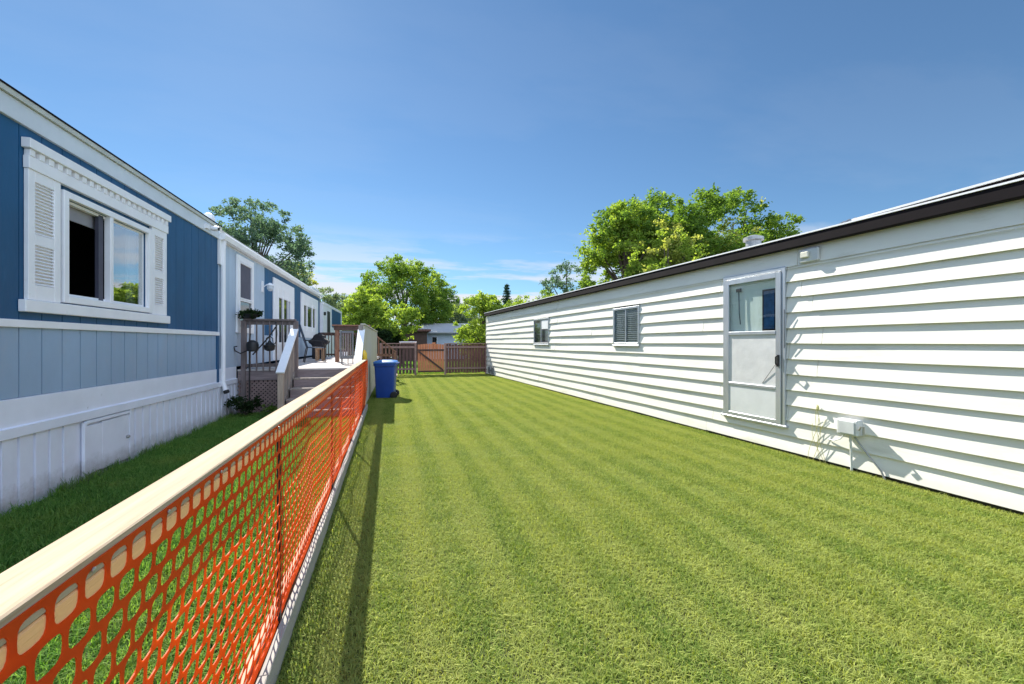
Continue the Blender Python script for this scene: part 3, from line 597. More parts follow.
for (xa, xb, cuts, m_) in ((X0-0.038, X0, (-1.2, 1.9, 5.5, FE), 'baseboard'), (X0-0.114, X0-0.077, (-1.2, 3.2, 6.8, FE), 'paintwood')):
    for i in range(3):
        MB().box(xa, xb, cuts[i]+0.002, cuts[i+1]-0.002, 0.0 if xa > X0-0.05 else 0.0, 0.14 - 0.004*(i % 2)).build('base_board', M[m_], fe_, bevel=0.004)
pb = [(0.0,), (2.30,), (4.25,), (6.2,), (8.1,)]
for (y,) in pb:
    p_ = MB(); p_.box(X0-0.062, X0-0.047, y-0.014, y+0.014, 0.0, 1.09); p_.box(X0-0.056, X0-0.050, y-0.03, y+0.03, 0.0, 1.06)
    p_.build('post', M['black'], fe_)
p_ = MB(); p_.box(X0-0.115, X0-0.042, FE-0.09, FE, 0.0, 1.09); p_.build('end_post', M['newwood'], fe_, bevel=0.004)
def net():
    px, pz = 0.0635, 0.0595; top = 1.134
    nx = int((FE-FS)/px); nz = 16
    V = []; F = []; idx = {}
    ph = rng.uniform(0, 6, 6)
    def pos(y, z, jy=0, jz=0):
        # top stapled to the rail, foot tucked between the boards, sagging between the posts
        t = (1.09 - z)/1.0; t = min(max(t, 0), 1)
        base = X0 + 0.0025 - 0.055*t**0.8
        sag = 0.014*math.sin(y*3.3+ph[0])*math.sin(t*3.1) + 0.006*math.sin(y*7.1+ph[1]+z*4)*min(1, t*3) + 0.002*math.sin(y*17+z*9+ph[4])*min(1, t*3) + 0.012*math.sin(t*3.14)
        yy = y + 0.012*math.sin(z*5+y*1.3+ph[2])*t*2 + (0.004*math.sin(y*9+z*11))*min(1, t*4)
        zz = z - 0.012*(0.5+0.5*math.sin(y*3.24+ph[3]))*math.sin(t*3.1) + 0.003*math.sin(y*13+z*9)*min(1, t*3)
        return (base+sag, yy, zz)
    def vid(y, z):
        k = (round(y, 4), round(z, 4))
        if k not in idx: idx[k] = len(V); V.append(pos(y, z))
        return idx[k]
    K = 12
    for r in range(nz):
        zc_ = top - 0.034 - r*pz
        zt, zb = zc_+pz/2, zc_-pz/2
        if r == 0: zt = top
        off = px/2 if r % 2 else 0
        hw = 0.0262 if r == 0 else 0.0272; hh = 0.0238 if r < 3 else (0.0135 if r == 10 else 0.0250)
        for c in range(nx):
            y0 = FS + off + c*px; yc = y0 + px/2; y1 = y0 + px
            outer = [(y1, zc_), (y1, zt), (yc, zt), (y0, zt), (y0, zc_), (y0, zb), (yc, zb), (y1, zb)]
            ring = []
            for k in range(16):
                t = 2*math.pi*k/16; cx_, sx_ = math.cos(t), math.sin(t); e = 0.62
                ring.append((yc + hw*math.copysign(abs(cx_)**e, cx_), zc_ + hh*math.copysign(abs(sx_)**e, sx_)))
            ri = []
            for q in ring: V.append(pos(*q)); ri.append(len(V)-1)
            oi = [vid(*q) for q in outer]
            for k in range(8):
                a, b_ = oi[k], oi[(k+1) % 8]; i0, i1, i2 = ri[2*k], ri[2*k+1], ri[(2*k+2) % 16]
                F.append((a, i0, i1)); F.append((a, i1, b_)); F.append((b_, i1, i2))
    mb = MB(); mb.v = V; mb.f = F
    o = mb.build('safety_net', M['net'], fe_)
    s = o.modifiers.new('solid', 'SOLIDIFY'); s.thickness = 0.0026; s.offset = 1
    return o
nto = net()
# second lower layer of netting folded over on itself
lb = MB()
for i in range(120):
    y = FS + i*0.09
    if y > FE-0.1: break
    zz = 0.145 + 0.006*math.sin(y*5); xx = X0-0.062+0.004*math.sin(y*7)
    lb.add([(xx-0.006, y, zz-0.03), (xx-0.006, y+0.0905, zz-0.03), (xx+0.004, y+0.0905, zz+0.008+0.004*math.sin(y*11)), (xx+0.004, y, zz+0.008+0.004*math.sin((y-0.0905)*11))], [(0, 1, 2, 3)])
    lb.add([(xx+0.004, y, zz+0.008), (xx+0.004, y+0.0905, zz+0.008), (xx+0.012, y+0.0905, zz-0.02), (xx+0.012, y, zz-0.02)], [(0, 1, 2, 3)])
lb.build('net_hem', M['net'], fe_)
for i in range(24):
    y = 0.25 + i*0.30 + random.uniform(-0.06, 0.06)
    if y > FE: break
    MB().lathe([(0.0048, 0.0), (0.0048, 0.002), (0.002, 0.0032)], (X0+0.004, y, 1.121+random.uniform(-0.002, 0.006)), n=8, axis='x').build('staple', M['galv'], fe_)

# ------------------------------------------------------------ deck
dk = empty('wooden_deck', 'raised weathered timber deck with railing, lattice skirt and steps beside the blue home', 'deck', (0, 0, 0))
DZ = 0.94; DY0, DY1 = 9.95, 18.6; DXL, DXR = XL+0.03, -0.74
fl = MB(); y = DY0-0.03
while y < DY1: fl.box(DXL, DXR, y, min(y+0.138, DY1), DZ-0.035, DZ+random.uniform(-0.001, 0.001)); y += 0.144
fl.build('deck_floor', M['deckwood'], dk)
rm_ = MB(); rm_.box(DXL, DXR, DY0, DY0+0.04, DZ-0.22, DZ-0.037).box(DXR-0.04, DXR, DY0+0.042, DY1, DZ-0.22, DZ-0.037); rm_.box(DXL, -2.2, DY0-0.02, DY0-0.001, DZ-0.24, DZ-0.04); rm_.build('rim_joist', M['rimwood'], dk, bevel=0.004)
lt = MB(); za, zb_ = 0.03, DZ-0.245; xa, xb = DXL, -2.16
for sgn in (1, -1):
    x = xa-0.8
    while x < xb+0.8:
        p0 = (x, za); p1 = (x+sgn*(zb_-za), zb_)
        # clip to panel
        def clip(p0, p1):
            (ax, az), (bx_, bz) = p0, p1
            if ax > bx_: ax, az, bx_, bz = bx_, bz, ax, az
            if bx_ <= xa or ax >= xb: return None
            if ax < xa: az += (bz-az)*(xa-ax)/(bx_-ax); ax = xa
            if bx_ > xb: bz = az + (bz-az)*(xb-ax)/(bx_-ax); bx_ = xb
            return (ax, az), (bx_, bz)
        r_ = clip(p0, p1)
        if r_ and abs(r_[0][0]-r_[1][0]) > 0.03:
            yy = DY0+0.004 if sgn > 0 else DY0+0.013
            lt.beam((r_[0][0], yy, r_[0][1]), (r_[1][0], yy, r_[1][1]), 0.008, 0.035, up=(0, 0, 1))
        x += 0.085
lt.box(xa, xb, DY0-0.008, DY0+0.018, 0.0, 0.03).box(xb, xb+0.03, DY0-0.012, DY0+0.02, 0.0, zb_)
lt.build('lattice', mat('red_grey_lattice', (0.26, 0.185, 0.17), 0.8, var=0.2), dk)
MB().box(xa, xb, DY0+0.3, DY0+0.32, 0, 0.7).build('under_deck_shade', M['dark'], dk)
# front railing
RZ = DZ+1.08
def railing(ax, ay, bx_, by, z, h, m_, posts=True, step=0.115, name='railing', bal=0.035, top=0.14):
    r = MB(); n = max(1, int(math.hypot(bx_-ax, by-ay)/step))
    A = Vector((ax, ay, 0)); Bv = Vector((bx_, by, 0))
    r.beam(A+Vector((0, 0, z+h-0.02)), Bv+Vector((0, 0, z+h-0.02)), top, 0.038)
    r.beam(A+Vector((0, 0, z+h-0.085)), Bv+Vector((0, 0, z+h-0.085)), 0.035, 0.085)
    r.beam(A+Vector((0, 0, z+0.08)), Bv+Vector((0, 0, z+0.08)), 0.035, 0.07)
    for i in range(1, n):
        p = A.lerp(Bv, i/n); r.box(p.x-bal/2+0.001, p.x+bal/2, p.y-bal/2-0.036, p.y+bal/2-0.036, z-0.06, z+h-0.045)
    o = r.build(name, m_, dk, bevel=0.003)
    for p in (A, Bv):
        if posts: MB().box(p.x-0.045, p.x+0.045, p.y-0.044, p.y+0.046, max(0, z-0.94), z+h-0.041).build('post', m_, dk, bevel=0.004)
    return o
railing(-3.14, DY0, -2.14, DY0, DZ, 1.08, mat('dark_weathered_rail', (0.17, 0.135, 0.13), 0.75, var=0.3, stretch=(6, 6, 1), scale=4), bal=0.028)
# far railing and right privacy panel
railing(-3.1, DY1-0.06, -0.85, DY1-0.06, DZ, 1.0, M['brownwood'])
pn = MB(); y = 9.9
while y < 16.3:
    pn.box(-0.745+random.uniform(-0.002, 0.002), -0.722, y, min(y+0.136, 16.3), 0.02, 1.905); y += 0.140
pn.build('privacy_panel', M['panelwood'], dk, bevel=0.003)
pc = MB(); pc.box(-0.80, -0.70, 9.88, 16.35, 1.908, 1.945); pc.build('panel_cap', M['panelwood'], dk, bevel=0.004)
MB().box(-0.84, -0.75, 9.88, 9.97, 0.0, 1.905).build('post', M['greywood'], dk, bevel=0.004)
# steps
tdo = MB(); rz_ = MB()
for i in range(1, 5):
    z = DZ - 0.188*i; y = DY0 - 0.30*i
    tdo.box(-2.12, -0.80, y-0.03, y+0.13, z-0.035, z).box(-2.12, -0.80, y+0.138, y+0.298, z-0.036, z-0.001)
    rz_.box(-2.11, -0.81, y+0.275, y+0.295, z+0.001 if i > 1 else z+0.001, z+0.188-0.037)
rz_.box(-2.11, -0.81, DY0-1.22, DY0-1.20, 0, DZ-0.188*4-0.037)
tdo.build('step', M['greywood'], dk, bevel=0.004); rz_.build('riser', M['rimwood'], dk)
for xx in (-2.16, -0.78):
    sx = MB(); sx.prism([(DY0+0.0, DZ-0.04), (DY0-1.32, 0.12), (DY0-1.32, 0.0), (DY0-1.1, 0.0), (DY0+0.0, DZ-0.36)], xx-0.018, xx+0.018, axis='x'); sx.build('stringer', M['greywood'], dk)
    hr = MB(); ya, yb = DY0-1.12, DY0-0.02; za, zb_ = 0.97, 1.80
    hr.beam((xx, ya-0.06, za-0.045), (xx, yb, zb_), 0.15, 0.038); hr.build('stair_rail', M['white'], dk, bevel=0.004)
    bl = MB()
    for k in range(1, 9):
        t = k/9; bl.box(xx-0.018, xx+0.018, ya+(yb-ya)*t-0.018, ya+(yb-ya)*t+0.018, 0.10+0.86*t, za+(zb_-za)*t-0.04)
    bl.build('baluster', M['greywood'], dk, bevel=0.002)
    MB().box(xx-0.05, xx+0.05, ya-0.04, ya+0.05, 0, za-0.03).build('post', mat('tan_grey_post', (0.42, 0.33, 0.26), 0.75, var=0.2, stretch=(6, 6, 1)), dk, bevel=0.005)
# far side steps down to the lawn
fs_ = MB()
for i in range(1, 4): fs_.box(-0.74+0.25*(i-1), -0.74+0.25*i, 16.4, 17.4, DZ-0.23*i-0.035, DZ-0.23*i)
fs_.build('step', M['redwood'], dk)
hr = MB(); hr.beam((-0.80, 16.42, 1.80), (-0.03, 16.42, 1.15), 0.10, 0.05); hr.beam((-0.80, 16.42, 1.05), (-0.03, 16.42, 1.02), 0.04, 0.09)
for k in range(1, 6): 
    t = k/6; hr.box(-0.80+0.77*t-0.02, -0.80+0.77*t+0.02, 16.40, 16.44, 1.03, 1.80-0.65*t-0.02)
hr.box(-0.12, -0.03, 16.37, 16.47, 0, 1.14)
hr.build('side_stair_rail', M['redwood'], dk, bevel=0.003)
MB().box(-0.745, -0.70, 16.35, 18.6, 0.02, DZ-0.04).build('deck_skirt', M['brownwood'], dk)

# ------------------------------------------------------------ things on the deck
bt_ = empty('bar_table', 'tall brown timber bar table standing on the deck against the privacy panel', 'table', (-1.28, 13.1, DZ))
MB().box(-0.55, 0.50, -0.17, 0.17, 1.06, 1.10).build('table_top', M['redwood'], bt_, bevel=0.004)
MB().box(-0.50, 0.48, -0.14, 0.14, 0.94, 1.058).build('apron', M['brownwood'], bt_, bevel=0.003)
for sx_ in (-0.47, 0.40):
    for sy_ in (-0.13, 0.05): MB().box(sx_, sx_+0.09, sy_, sy_+0.09, 0.0, 0.939).build('leg', M['redwood'], bt_, bevel=0.004)
MB().box(-0.37, 0.39, -0.02, 0.02, 0.3, 0.37).build('stretcher', M['brownwood'], bt_)
fc = empty('folded_chair', 'grey metal frame chair folded upright on the deck beside the step rail', 'chair', (-1.27, 11.55, DZ))
q = MB(); q.box(-0.17, -0.125, -0.02, 0.02, 0.14, 0.88).box(0.125, 0.17, -0.02, 0.02, 0.14, 0.88).box(-0.124, 0.124, -0.02, 0.02, 0.82, 0.88).box(-0.124, 0.124, -0.02, 0.02, 0.14, 0.22); q.build('frame', M['greymetal'], fc, bevel=0.006)
q = MB()
for x in (-0.09, -0.03, 0.03, 0.09): q.box(x-0.018, x+0.018, 0.005, 0.015, 0.22, 0.82)
q.build('backrest', mat('grey_slat', (0.20, 0.17, 0.17), 0.6), fc)
MB().tube([(-0.11, 0, 0.14), (-0.11, 0, 0.01), (0.03, 0, 0.01), (0.03, 0, 0.14)], 0.013).build('leg', M['greymetal'], fc)
MB().tube([(-0.14, 0.03, 0.5), (-0.14, 0.10, 0.01), (0.14, 0.10, 0.01), (0.14, 0.03, 0.5)], 0.013).build('leg', M['greymetal'], fc)
ch = empty('patio_chair', 'navy high backed patio chair on the deck behind the step railing', 'chair', (-2.32, 13.2, DZ), R(-75))
MB().add([(-0.25, -0.22, 0.42), (0.25, -0.22, 0.42), (0.25, 0.25, 0.40), (-0.25, 0.25, 0.40), (-0.25, -0.22, 0.45), (0.25, -0.22, 0.45), (0.25, 0.25, 0.43), (-0.25, 0.25, 0.43)], [(0,3,2,1),(4,5,6,7),(0,1,5,4),(1,2,6,5),(2,3,7,6),(3,0,4,7)]).build('seat', M['navy'], ch, bevel=0.01)
MB().beam((0, -0.22, 0.44), (0, -0.42, 1.10), 0.48, 0.03, up=(0, 1, 0.2)).build('backrest', M['navy'], ch, bevel=0.01)
for sx_ in (-0.24, 0.24):
    MB().tube([(sx_, 0.24, 0.0), (sx_, 0.23, 0.42), (sx_, 0.20, 0.62), (sx_, -0.30, 0.64)], 0.014).build('arm_frame', M['black'], ch)
    MB().tube([(sx_, -0.30, 0.0), (sx_, -0.22, 0.43)], 0.014).build('leg', M['black'], ch)
stl = empty('side_table', 'small tan wooden side table between the navy chair and the black covered grill', 'side table', (-2.36, 14.3, DZ))
MB().box(-0.13, 0.13, -0.2, 0.2, 0.36, 0.40).build('table_top', M['tanwood'], stl, bevel=0.005)
for sx_ in (-0.12, 0.06):
    for sy_ in (-0.18, 0.12): MB().box(sx_, sx_+0.06, sy_, sy_+0.06, 0.0, 0.359).build('leg', M['tanwood'], stl, bevel=0.003)
gr_ = empty('barbecue_grill', 'black barbecue grill under a fitted cover beside the home wall on the deck', 'grill', (-2.66, 15.9, DZ))
q = MB(); q.v = []; 
bm_pts = [(-0.20, 0.0), (-0.20, 0.50), (-0.32, 0.56), (-0.32, 0.66), (-0.19, 0.70), (-0.15, 0.82), (-0.06, 0.88), (0.06, 0.88), (0.15, 0.82), (0.19, 0.70), (0.32, 0.66), (0.32, 0.56), (0.20, 0.50), (0.20, 0.0)]
q.prism(bm_pts, -0.26, 0.26); q.build('grill_cover', M['blackmat'], gr_, bevel=0.04)
hh_ = MB(); hh_.lathe([(0.05, 0), (0.06, 0.03), (0.03, 0.06)], (0, 0, 0.87), n=12); hh_.build('cover_knob', M['blackmat'], gr_)
for i, (x, lab) in enumerate(((-2.25, 'white plastic pot on the far deck, left of two'), (-2.02, 'white plastic pot on the far deck, right of two'))):
    o = MB().lathe([(0.09, 0), (0.12, 0.24), (0.13, 0.28), (0.11, 0.28), (0.10, 0.22)], (0, 0, 0), n=16).build('plant_pot', M['white'], smooth=True); o.location = (x, 17.6, DZ); tag(o, lab, 'pot', 'white pots on the far deck')
jg = MB(); jg.lathe([(0.05, 0), (0.055, 0.01), (0.055, 0.13), (0.03, 0.17), (0.02, 0.20)], (0, 0, 0), n=16); jo = jg.build('plastic_jug', M['yellow'], smooth=True)
jo.location = (-0.525-9.3*math.sin(FA), 9.3, 1.148); tag(jo, 'small yellow plastic jug standing on the far end of the fence rail', 'jug')
# planter, ironwork and hanging pot at the deck corner
ph_ = empty('flower_basket', 'dark leafy flower basket sitting on the left end of the deck railing', 'planter', (-3.02, DY0-0.02, RZ))
MB().lathe([(0.10, 0.0), (0.17, 0.07), (0.18, 0.09), (0.10, 0.095)], (0, 0, 0), n=16).build('pot', M['black'], ph_, smooth=True)
NL = 1.45
def foliage(nm, m, centers, n, ls, parent=None, flat=0.0):
    """leaf quads scattered round clump centres (x,y,z,r)"""
    n = int(n*NL); cs = np.array(centers); per = np.maximum(6, (n*cs[:, 3]**2/np.sum(cs[:, 3]**2)).astype(int))
    P = []; T = []
    for (x, y, z, r), k in zip(cs, per):
        ns = max(3, k//22); sc_d = rng.normal(size=(ns, 3)); sc_d /= np.linalg.norm(sc_d, axis=1)[:, None]; sc_d *= (rng.random(ns)**0.4)[:, None]*r
        pick = rng.integers(0, ns, k); tt = rng.random(k)
        d = sc_d[pick]*(0.8+0.35*tt)[:, None] + rng.normal(size=(k, 3))*(0.5*ls+0.055*r)
        d[:, 2] *= 0.75; P.append(d + (x, y, z)); st_t = rng.random(ns); T.append(np.clip(rng.random(k)*0.4 + st_t[pick]*0.4 + rng.random()*0.2, 0, 1))
    P = np.concatenate(P); T = np.concatenate(T); k = len(P)
    u = rng.normal(size=(k, 3)); u[:, 2] *= 0.7; u /= np.linalg.norm(u, axis=1)[:, None]
    v = rng.normal(size=(k, 3)); v -= (v*u).sum(1)[:, None]*u; v /= np.linalg.norm(v, axis=1)[:, None]
    s = (ls*rng.uniform(0.6, 1.3, k))[:, None]
    V = np.stack([P-u*s*0.5, P+v*s*0.3, P+u*s*0.55, P-v*s*0.3], 1).reshape(-1, 3)
    F = np.arange(k*4).reshape(-1, 4)
    return npmesh(nm, V, F, m, T, parent)
LM = {}
LM['dark'] = leafy('dark_leaves', (0.012, 0.028, 0.010), (0.03, 0.055, 0.018), 0.3)
LM['mid'] = leafy('mid_green_leaves', (0.045, 0.11, 0.02), (0.22, 0.33, 0.06), 0.5)
LM['bright'] = leafy('bright_green_leaves', (0.09, 0.18, 0.022), (0.38, 0.47, 0.09), 0.5)
LM['yellow'] = leafy('yellow_green_leaves', (0.15, 0.20, 0.04), (0.48, 0.49, 0.15), 0.5)
LM['blue'] = leafy('blue_green_leaves', (0.05, 0.10, 0.06), (0.20, 0.29, 0.19), 0.45, tcol=(1.2, 1.3, 0.9))
LM['olive'] = leafy('olive_leaves', (0.10, 0.15, 0.09), (0.22, 0.28, 0.18), 0.4)
LM['spruce'] = leafy('spruce_needles', (0.02, 0.06, 0.035), (0.05, 0.11, 0.07), 0.2)
foliage('leaves', LM['dark'], [(random.uniform(-0.16, 0.2), random.uniform(-0.1, 0.1), random.uniform(0.06, 0.15), 0.09) for _ in range(10)], 700, 0.05, ph_)
ir = empty('plant_hanger', 'black wrought iron hook hanger fixed at the deck corner by the flower basket', 'plant hanger', (-3.0, DY0-0.12, 0))
MB().tube([(0, 0, 0), (0, 0, 1.55), (0.02, 0, 1.70)], 0.014).build('pole', M['black'], ir)
MB().tube([(0.0, 0, 1.36), (-0.16, -0.02, 1.28), (-0.26, -0.02, 1.34), (-0.28, -0.02, 1.42), (-0.22, -0.02, 1.43)], 0.013).build('hook', M['black'], ir, smooth=True)
MB().tube([(0.06, 0, 1.25), (0.20, 0, 1.42), (0.36, 0, 1.62), (0.52, 0, 1.88)], 0.014).build('brace', M['black'], ir)
MB().tube([(0.40, 0, 1.38), (0.50, 0, 1.52), (0.52, 0, 1.70), (0.50, 0, 1.95)], 0.011).build('hook', M['black'], ir, smooth=True)
hp = empty('hanging_lantern', 'black lantern hanging in front of the deck railing', 'lantern', (-2.62, DY0-0.12, 1.33))
MB().lathe([(0.05, 0), (0.10, 0.03), (0.11, 0.12), (0.06, 0.16), (0.02, 0.22)], (0, 0, 0), n=12).build('lantern_body', M['black'], hp, smooth=True)
MB().tube([(-0.07, 0, 0.14), (-0.06, 0, 0.27), (0, 0, 0.32), (0.06, 0, 0.27), (0.07, 0, 0.14)], 0.010).build('handle', M['black'], hp)
lt2 = MB().lathe([(0.06, 0), (0.11, 0.02), (0.12, 0.14), (0.10, 0.2), (0.03, 0.24)], (0, 0, 0), n=12).build('hanging_pot', M['black'], smooth=True); lt2.location = (-2.93, DY0-0.16, 1.32); tag(lt2, 'black pot hanging on the iron pole at the deck corner', 'pot')
# shrub at the foot of the deck
def shrub(x, y, h, r, m, label, n=900, ls=0.05, grp=None, nm='shrub'):
    e = empty(nm, label, 'shrub', (x, y, 0), 0, grp)
    st_ = MB()
    cs = []
    for i in range(9):
        a = random.uniform(0, 6.28); rr_ = r*random.uniform(0.1, 0.75); zz = h*random.uniform(0.35, 0.85)
        st_.tube([(0, 0, 0), (rr_*0.4*math.cos(a), rr_*0.4*math.sin(a), zz*0.5), (rr_*math.cos(a), rr_*math.sin(a), zz)], [0.02*h, 0.012*h, 0.005*h], n=5)
        cs.append((rr_*math.cos(a), rr_*math.sin(a), zz, r*0.45))
    st_.build('stem', M['bark'], e); foliage('foliage', m, cs, n, ls, e); return e
shrub(-2.95, 9.45, 0.42, 0.30, LM['dark'], 'dark low bush at the foot of the deck lattice by the blue home')
shrub(-2.45, 9.55, 0.25, 0.25, LM['mid'], 'small green plant before the lattice left of the steps', 500, 0.04)
def weed(x, y, h, i):
    V = MB()
    for k in range(9):
        a = random.uniform(0, 6.28); l = h*random.uniform(0.6, 1); s = random.uniform(0.1, 0.4)*l
        V.tube([(0, 0, 0), (s*0.3*math.cos(a), s*0.3*math.sin(a), l*0.5), (s*math.cos(a), s*math.sin(a), l)], [0.003, 0.0025, 0.001], n=4)
    o = V.build('weed', M['weedgreen']); o.location = (x, y, 0); tag(o, 'thin green weed tuft growing against the white skirting', 'weed', 'weeds along the white skirting'); return o
M['weedgreen'] = mat('weed_green', (0.10, 0.17, 0.05), 0.7, var=0.2)
for i in range(16):
    y = random.choice([random.uniform(4.7, 9), random.uniform(5.2, 6.6)]); weed(-3.19+random.uniform(-0.02, 0.06), y, random.uniform(0.08, 0.20), i)

# ------------------------------------------------------------ wheelie bin
bn = empty('wheelie_bin', 'blue plastic wheelie bin standing on the lawn beside the privacy panel', 'bin', (-0.29, 11.78, 0), R(-6))
q = MB()
def ring(z, wx, wy, r=0.05, n=4):
    P = []
    for (sx_, sy_, a0) in ((1, 1, 0), (-1, 1, 90), (-1, -1, 180), (1, -1, 270)):
        for k in range(n): 
            t = R(a0 + 90*k/(n-1)); P.append((sx_*(wx-r)+r*math.cos(t), sy_*(wy-r)+r*math.sin(t), z))
    return P
rings = [ring(0.03, 0.23, 0.25), ring(0.10, 0.235, 0.26), ring(0.88, 0.265, 0.315), ring(0.885, 0.285, 0.335), ring(0.94, 0.29, 0.34), ring(0.95, 0.27, 0.32)]
vs = [p for r in rings for p in r]; n = 16; fs_l = [tuple(range(n))[::-1], tuple(5*n+k for k in range(n))]
for i in range(5):
    for k in range(n): fs_l.append((i*n+k, i*n+(k+1) % n, (i+1)*n+(k+1) % n, (i+1)*n+k))
q.add(vs, fs_l); q.build('body', M['bin'], bn, smooth=True)
q = MB(); rings = [ring(0.952, 0.296, 0.345), ring(0.985, 0.298, 0.348), ring(1.02, 0.25, 0.30), ring(1.035, 0.15, 0.18)]
vs = [p for r in rings for p in r]; fs_l = [tuple(range(n))[::-1], tuple(3*n+k for k in range(n))]
for i in range(3):
    for k in range(n): fs_l.append((i*n+k, i*n+(k+1) % n, (i+1)*n+(k+1) % n, (i+1)*n+k))
q.add(vs, fs_l); q.build('lid', M['binlid'], bn, smooth=True)
for sy_ in (-0.27, 0.27):
    MB().lathe([(0.03, -0.024), (0.085, -0.024), (0.095, -0.016), (0.095, 0.016), (0.085, 0.024), (0.03, 0.024)], (0.235, sy_, 0.095), n=20, axis='y').build('wheel', M['rubber'], bn, smooth=True)
MB().tube([(0.25, -0.25, 0.105), (0.25, 0.25, 0.105)], 0.014).build('axle', M['galv'], bn)
MB().tube([(0.28, -0.22, 0.93), (0.33, -0.22, 0.95), (0.33, 0.22, 0.95), (0.28, 0.22, 0.93)], 0.016).build('handle', M['bin'], bn, smooth=True)

# ------------------------------------------------------------ back fence and gate
FY = 19.35
def picket_fence(xa, xb, label, mpick, mrail, pw, gap, ztop, nposts, y=FY):
    e = empty('picket_fence', label, 'fence', (xa, y, 0)); Lf = xb-xa
    p = MB(); x = 0.06
    while x + pw < Lf-0.05:
        zt = ztop-0.06+random.uniform(-0.012, 0.012); zb0 = 0.10+random.uniform(-0.02, 0.02)
        p.box(x, x+pw, 0.022, 0.04, zb0, zt); x += pw+gap
    p.build('picket', mpick, e, bevel=0.003)
    for zz in (0.26, ztop-0.24): MB().box(0.05, Lf-0.05, -0.02, 0.0205, zz, zz+0.09).build('rail', mrail, e, bevel=0.004)
    MB().box(0.0, Lf, -0.04, 0.07, ztop-0.045, ztop-0.005).build('top_cap', mrail, e, bevel=0.004)
    for i in range(nposts):
        xx = (Lf-0.09)*i/(nposts-1); MB().box(xx, xx+0.09, -0.045, 0.045, 0.0, ztop-0.046).build('post', mrail, e, bevel=0.004)
    return e
M['fencewood'] = mat('dark_red_brown_fence', (0.15, 0.065, 0.05), 0.75, var=0.3, stretch=(6, 6, 1), scale=4)
M['fencerail'] = mat('dusty_brown_rail', (0.27, 0.165, 0.14), 0.75, var=0.25)
picket_fence(2.135, 4.18, 'dark brown picket fence between the cedar gate and the cream sided home', M['fencewood'], M['fencerail'], 0.125, 0.014, 1.50, 2)
picket_fence(-0.75, 0.86, 'dark picket fence with open gaps between the deck and the cedar gate', mat('dark_plum_picket', (0.11, 0.055, 0.05), 0.75), M['fencerail'], 0.10, 0.055, 1.50, 2)
ga = empty('garden_gate', 'orange cedar garden gate with dark diagonal brace in the back fence', 'gate', (0.92, FY, 0))
p = MB(); x = 0.0; k = 0
while x < 1.18:
    zt = 1.42 + 0.05*math.sin(math.pi*(x+0.06)/1.25); p.box(x, x+0.108, 0.0, 0.02, 0.13+0.01*(k % 2), zt); x += 0.121; k += 1
p.build('picket', M['gatewood'], ga, bevel=0.003)
p = MB(); p.box(0, 1.2, -0.04, -0.002, 1.14, 1.21).box(0, 1.2, -0.04, -0.002, 0.16, 0.22); p.build('rail', M['brownwood'], ga, bevel=0.003)
MB().beam((0.03, -0.022, 1.12), (1.15, -0.022, 0.24), 0.034, 0.075, up=(0, 0, 1)).build('brace', M['brownwood'], ga)
MB().box(1.08, 1.17, -0.06, -0.042, 1.15, 1.20).build('latch', M['black'], ga)
MB().box(0.66, 0.8, -0.01, 0.012, 1.44, 1.53).build('loose_board', M['gatewood'], ga)
wf = empty('white_frame', 'low white tubular frame standing behind the dark fence left of the gate', 'frame', (0.05, FY+0.5, 0))
MB().box(0.05, 0.85, 0, 0.3, 1.52, 1.57).build('frame_top', M['white'], wf, bevel=0.01)
for sx_ in (0.08, 0.76): MB().box(sx_, sx_+0.05, 0.05, 0.1, 0, 1.519).build('leg', M['white'], wf)

# ------------------------------------------------------------ neighbour's house
nh = empty('house', 'small pale house with a light grey roof beyond the back fence', 'house', (4.0, 38.5, 0), R(-12))
MB().box(-1.9, 3.6, 0, 7, 0, 2.45).build('wall', M['hedgehouse'], nh)
q = MB(); q.add([(-2.3, -0.5, 2.40), (4.0, -0.5, 2.40), (4.0, 3.5, 3.35), (-2.3, 3.5, 3.35), (4.0, 7.5, 2.40), (-2.3, 7.5, 2.40), (-2.3, -0.5, 2.52), (4.0, -0.5, 2.52), (4.0, 3.5, 3.5), (-2.3, 3.5, 3.5), (4.0, 7.5, 2.52), (-2.3, 7.5, 2.52)],
    [(0, 3, 2, 1), (3, 5, 4, 2), (6, 7, 8, 9), (9, 8, 10, 11), (0, 1, 7, 6), (4, 5, 11, 10), (1, 2, 8, 7), (2, 4, 10, 8), (0, 6, 9, 3), (3, 9, 11, 5)]); q.build('roof', M['shingle'], nh)
for x, w0, z0, z1 in ((-0.9, 0.5, 0.9, 2.1), (1.9, 0.6, 1.3, 1.7), (1.9, 0.6, 1.85, 2.1)):
    o = MB().box(x, x+w0, -0.04, -0.002, z0, z1).build('window', M['white'], nh); MB().box(x+0.05, x+w0-0.05, -0.06, -0.041, z0+0.05, z1-0.05).build('pane', M['darkglass'], o)
MB().box(-1.95, -1.2, -0.4, -0.35, 0, 2.4).build('porch_post', M['greyblue'], nh)
shd = empty('shed', 'low dark brown shed roof left of the pale neighbouring house', 'shed', (0.9, 36, 0))
MB().box(-0.8, 1.6, 0, 3, 0, 2.5).build('wall', M['brownwood'], shd)
MB().beam((0.4, 1.5, 2.62), (0.4, 1.501, 2.62), 0.1, 0.1).box(-1.0, 1.9, -0.3, 3.3, 2.502, 2.68).build('roof', M['fencewood'], shd)
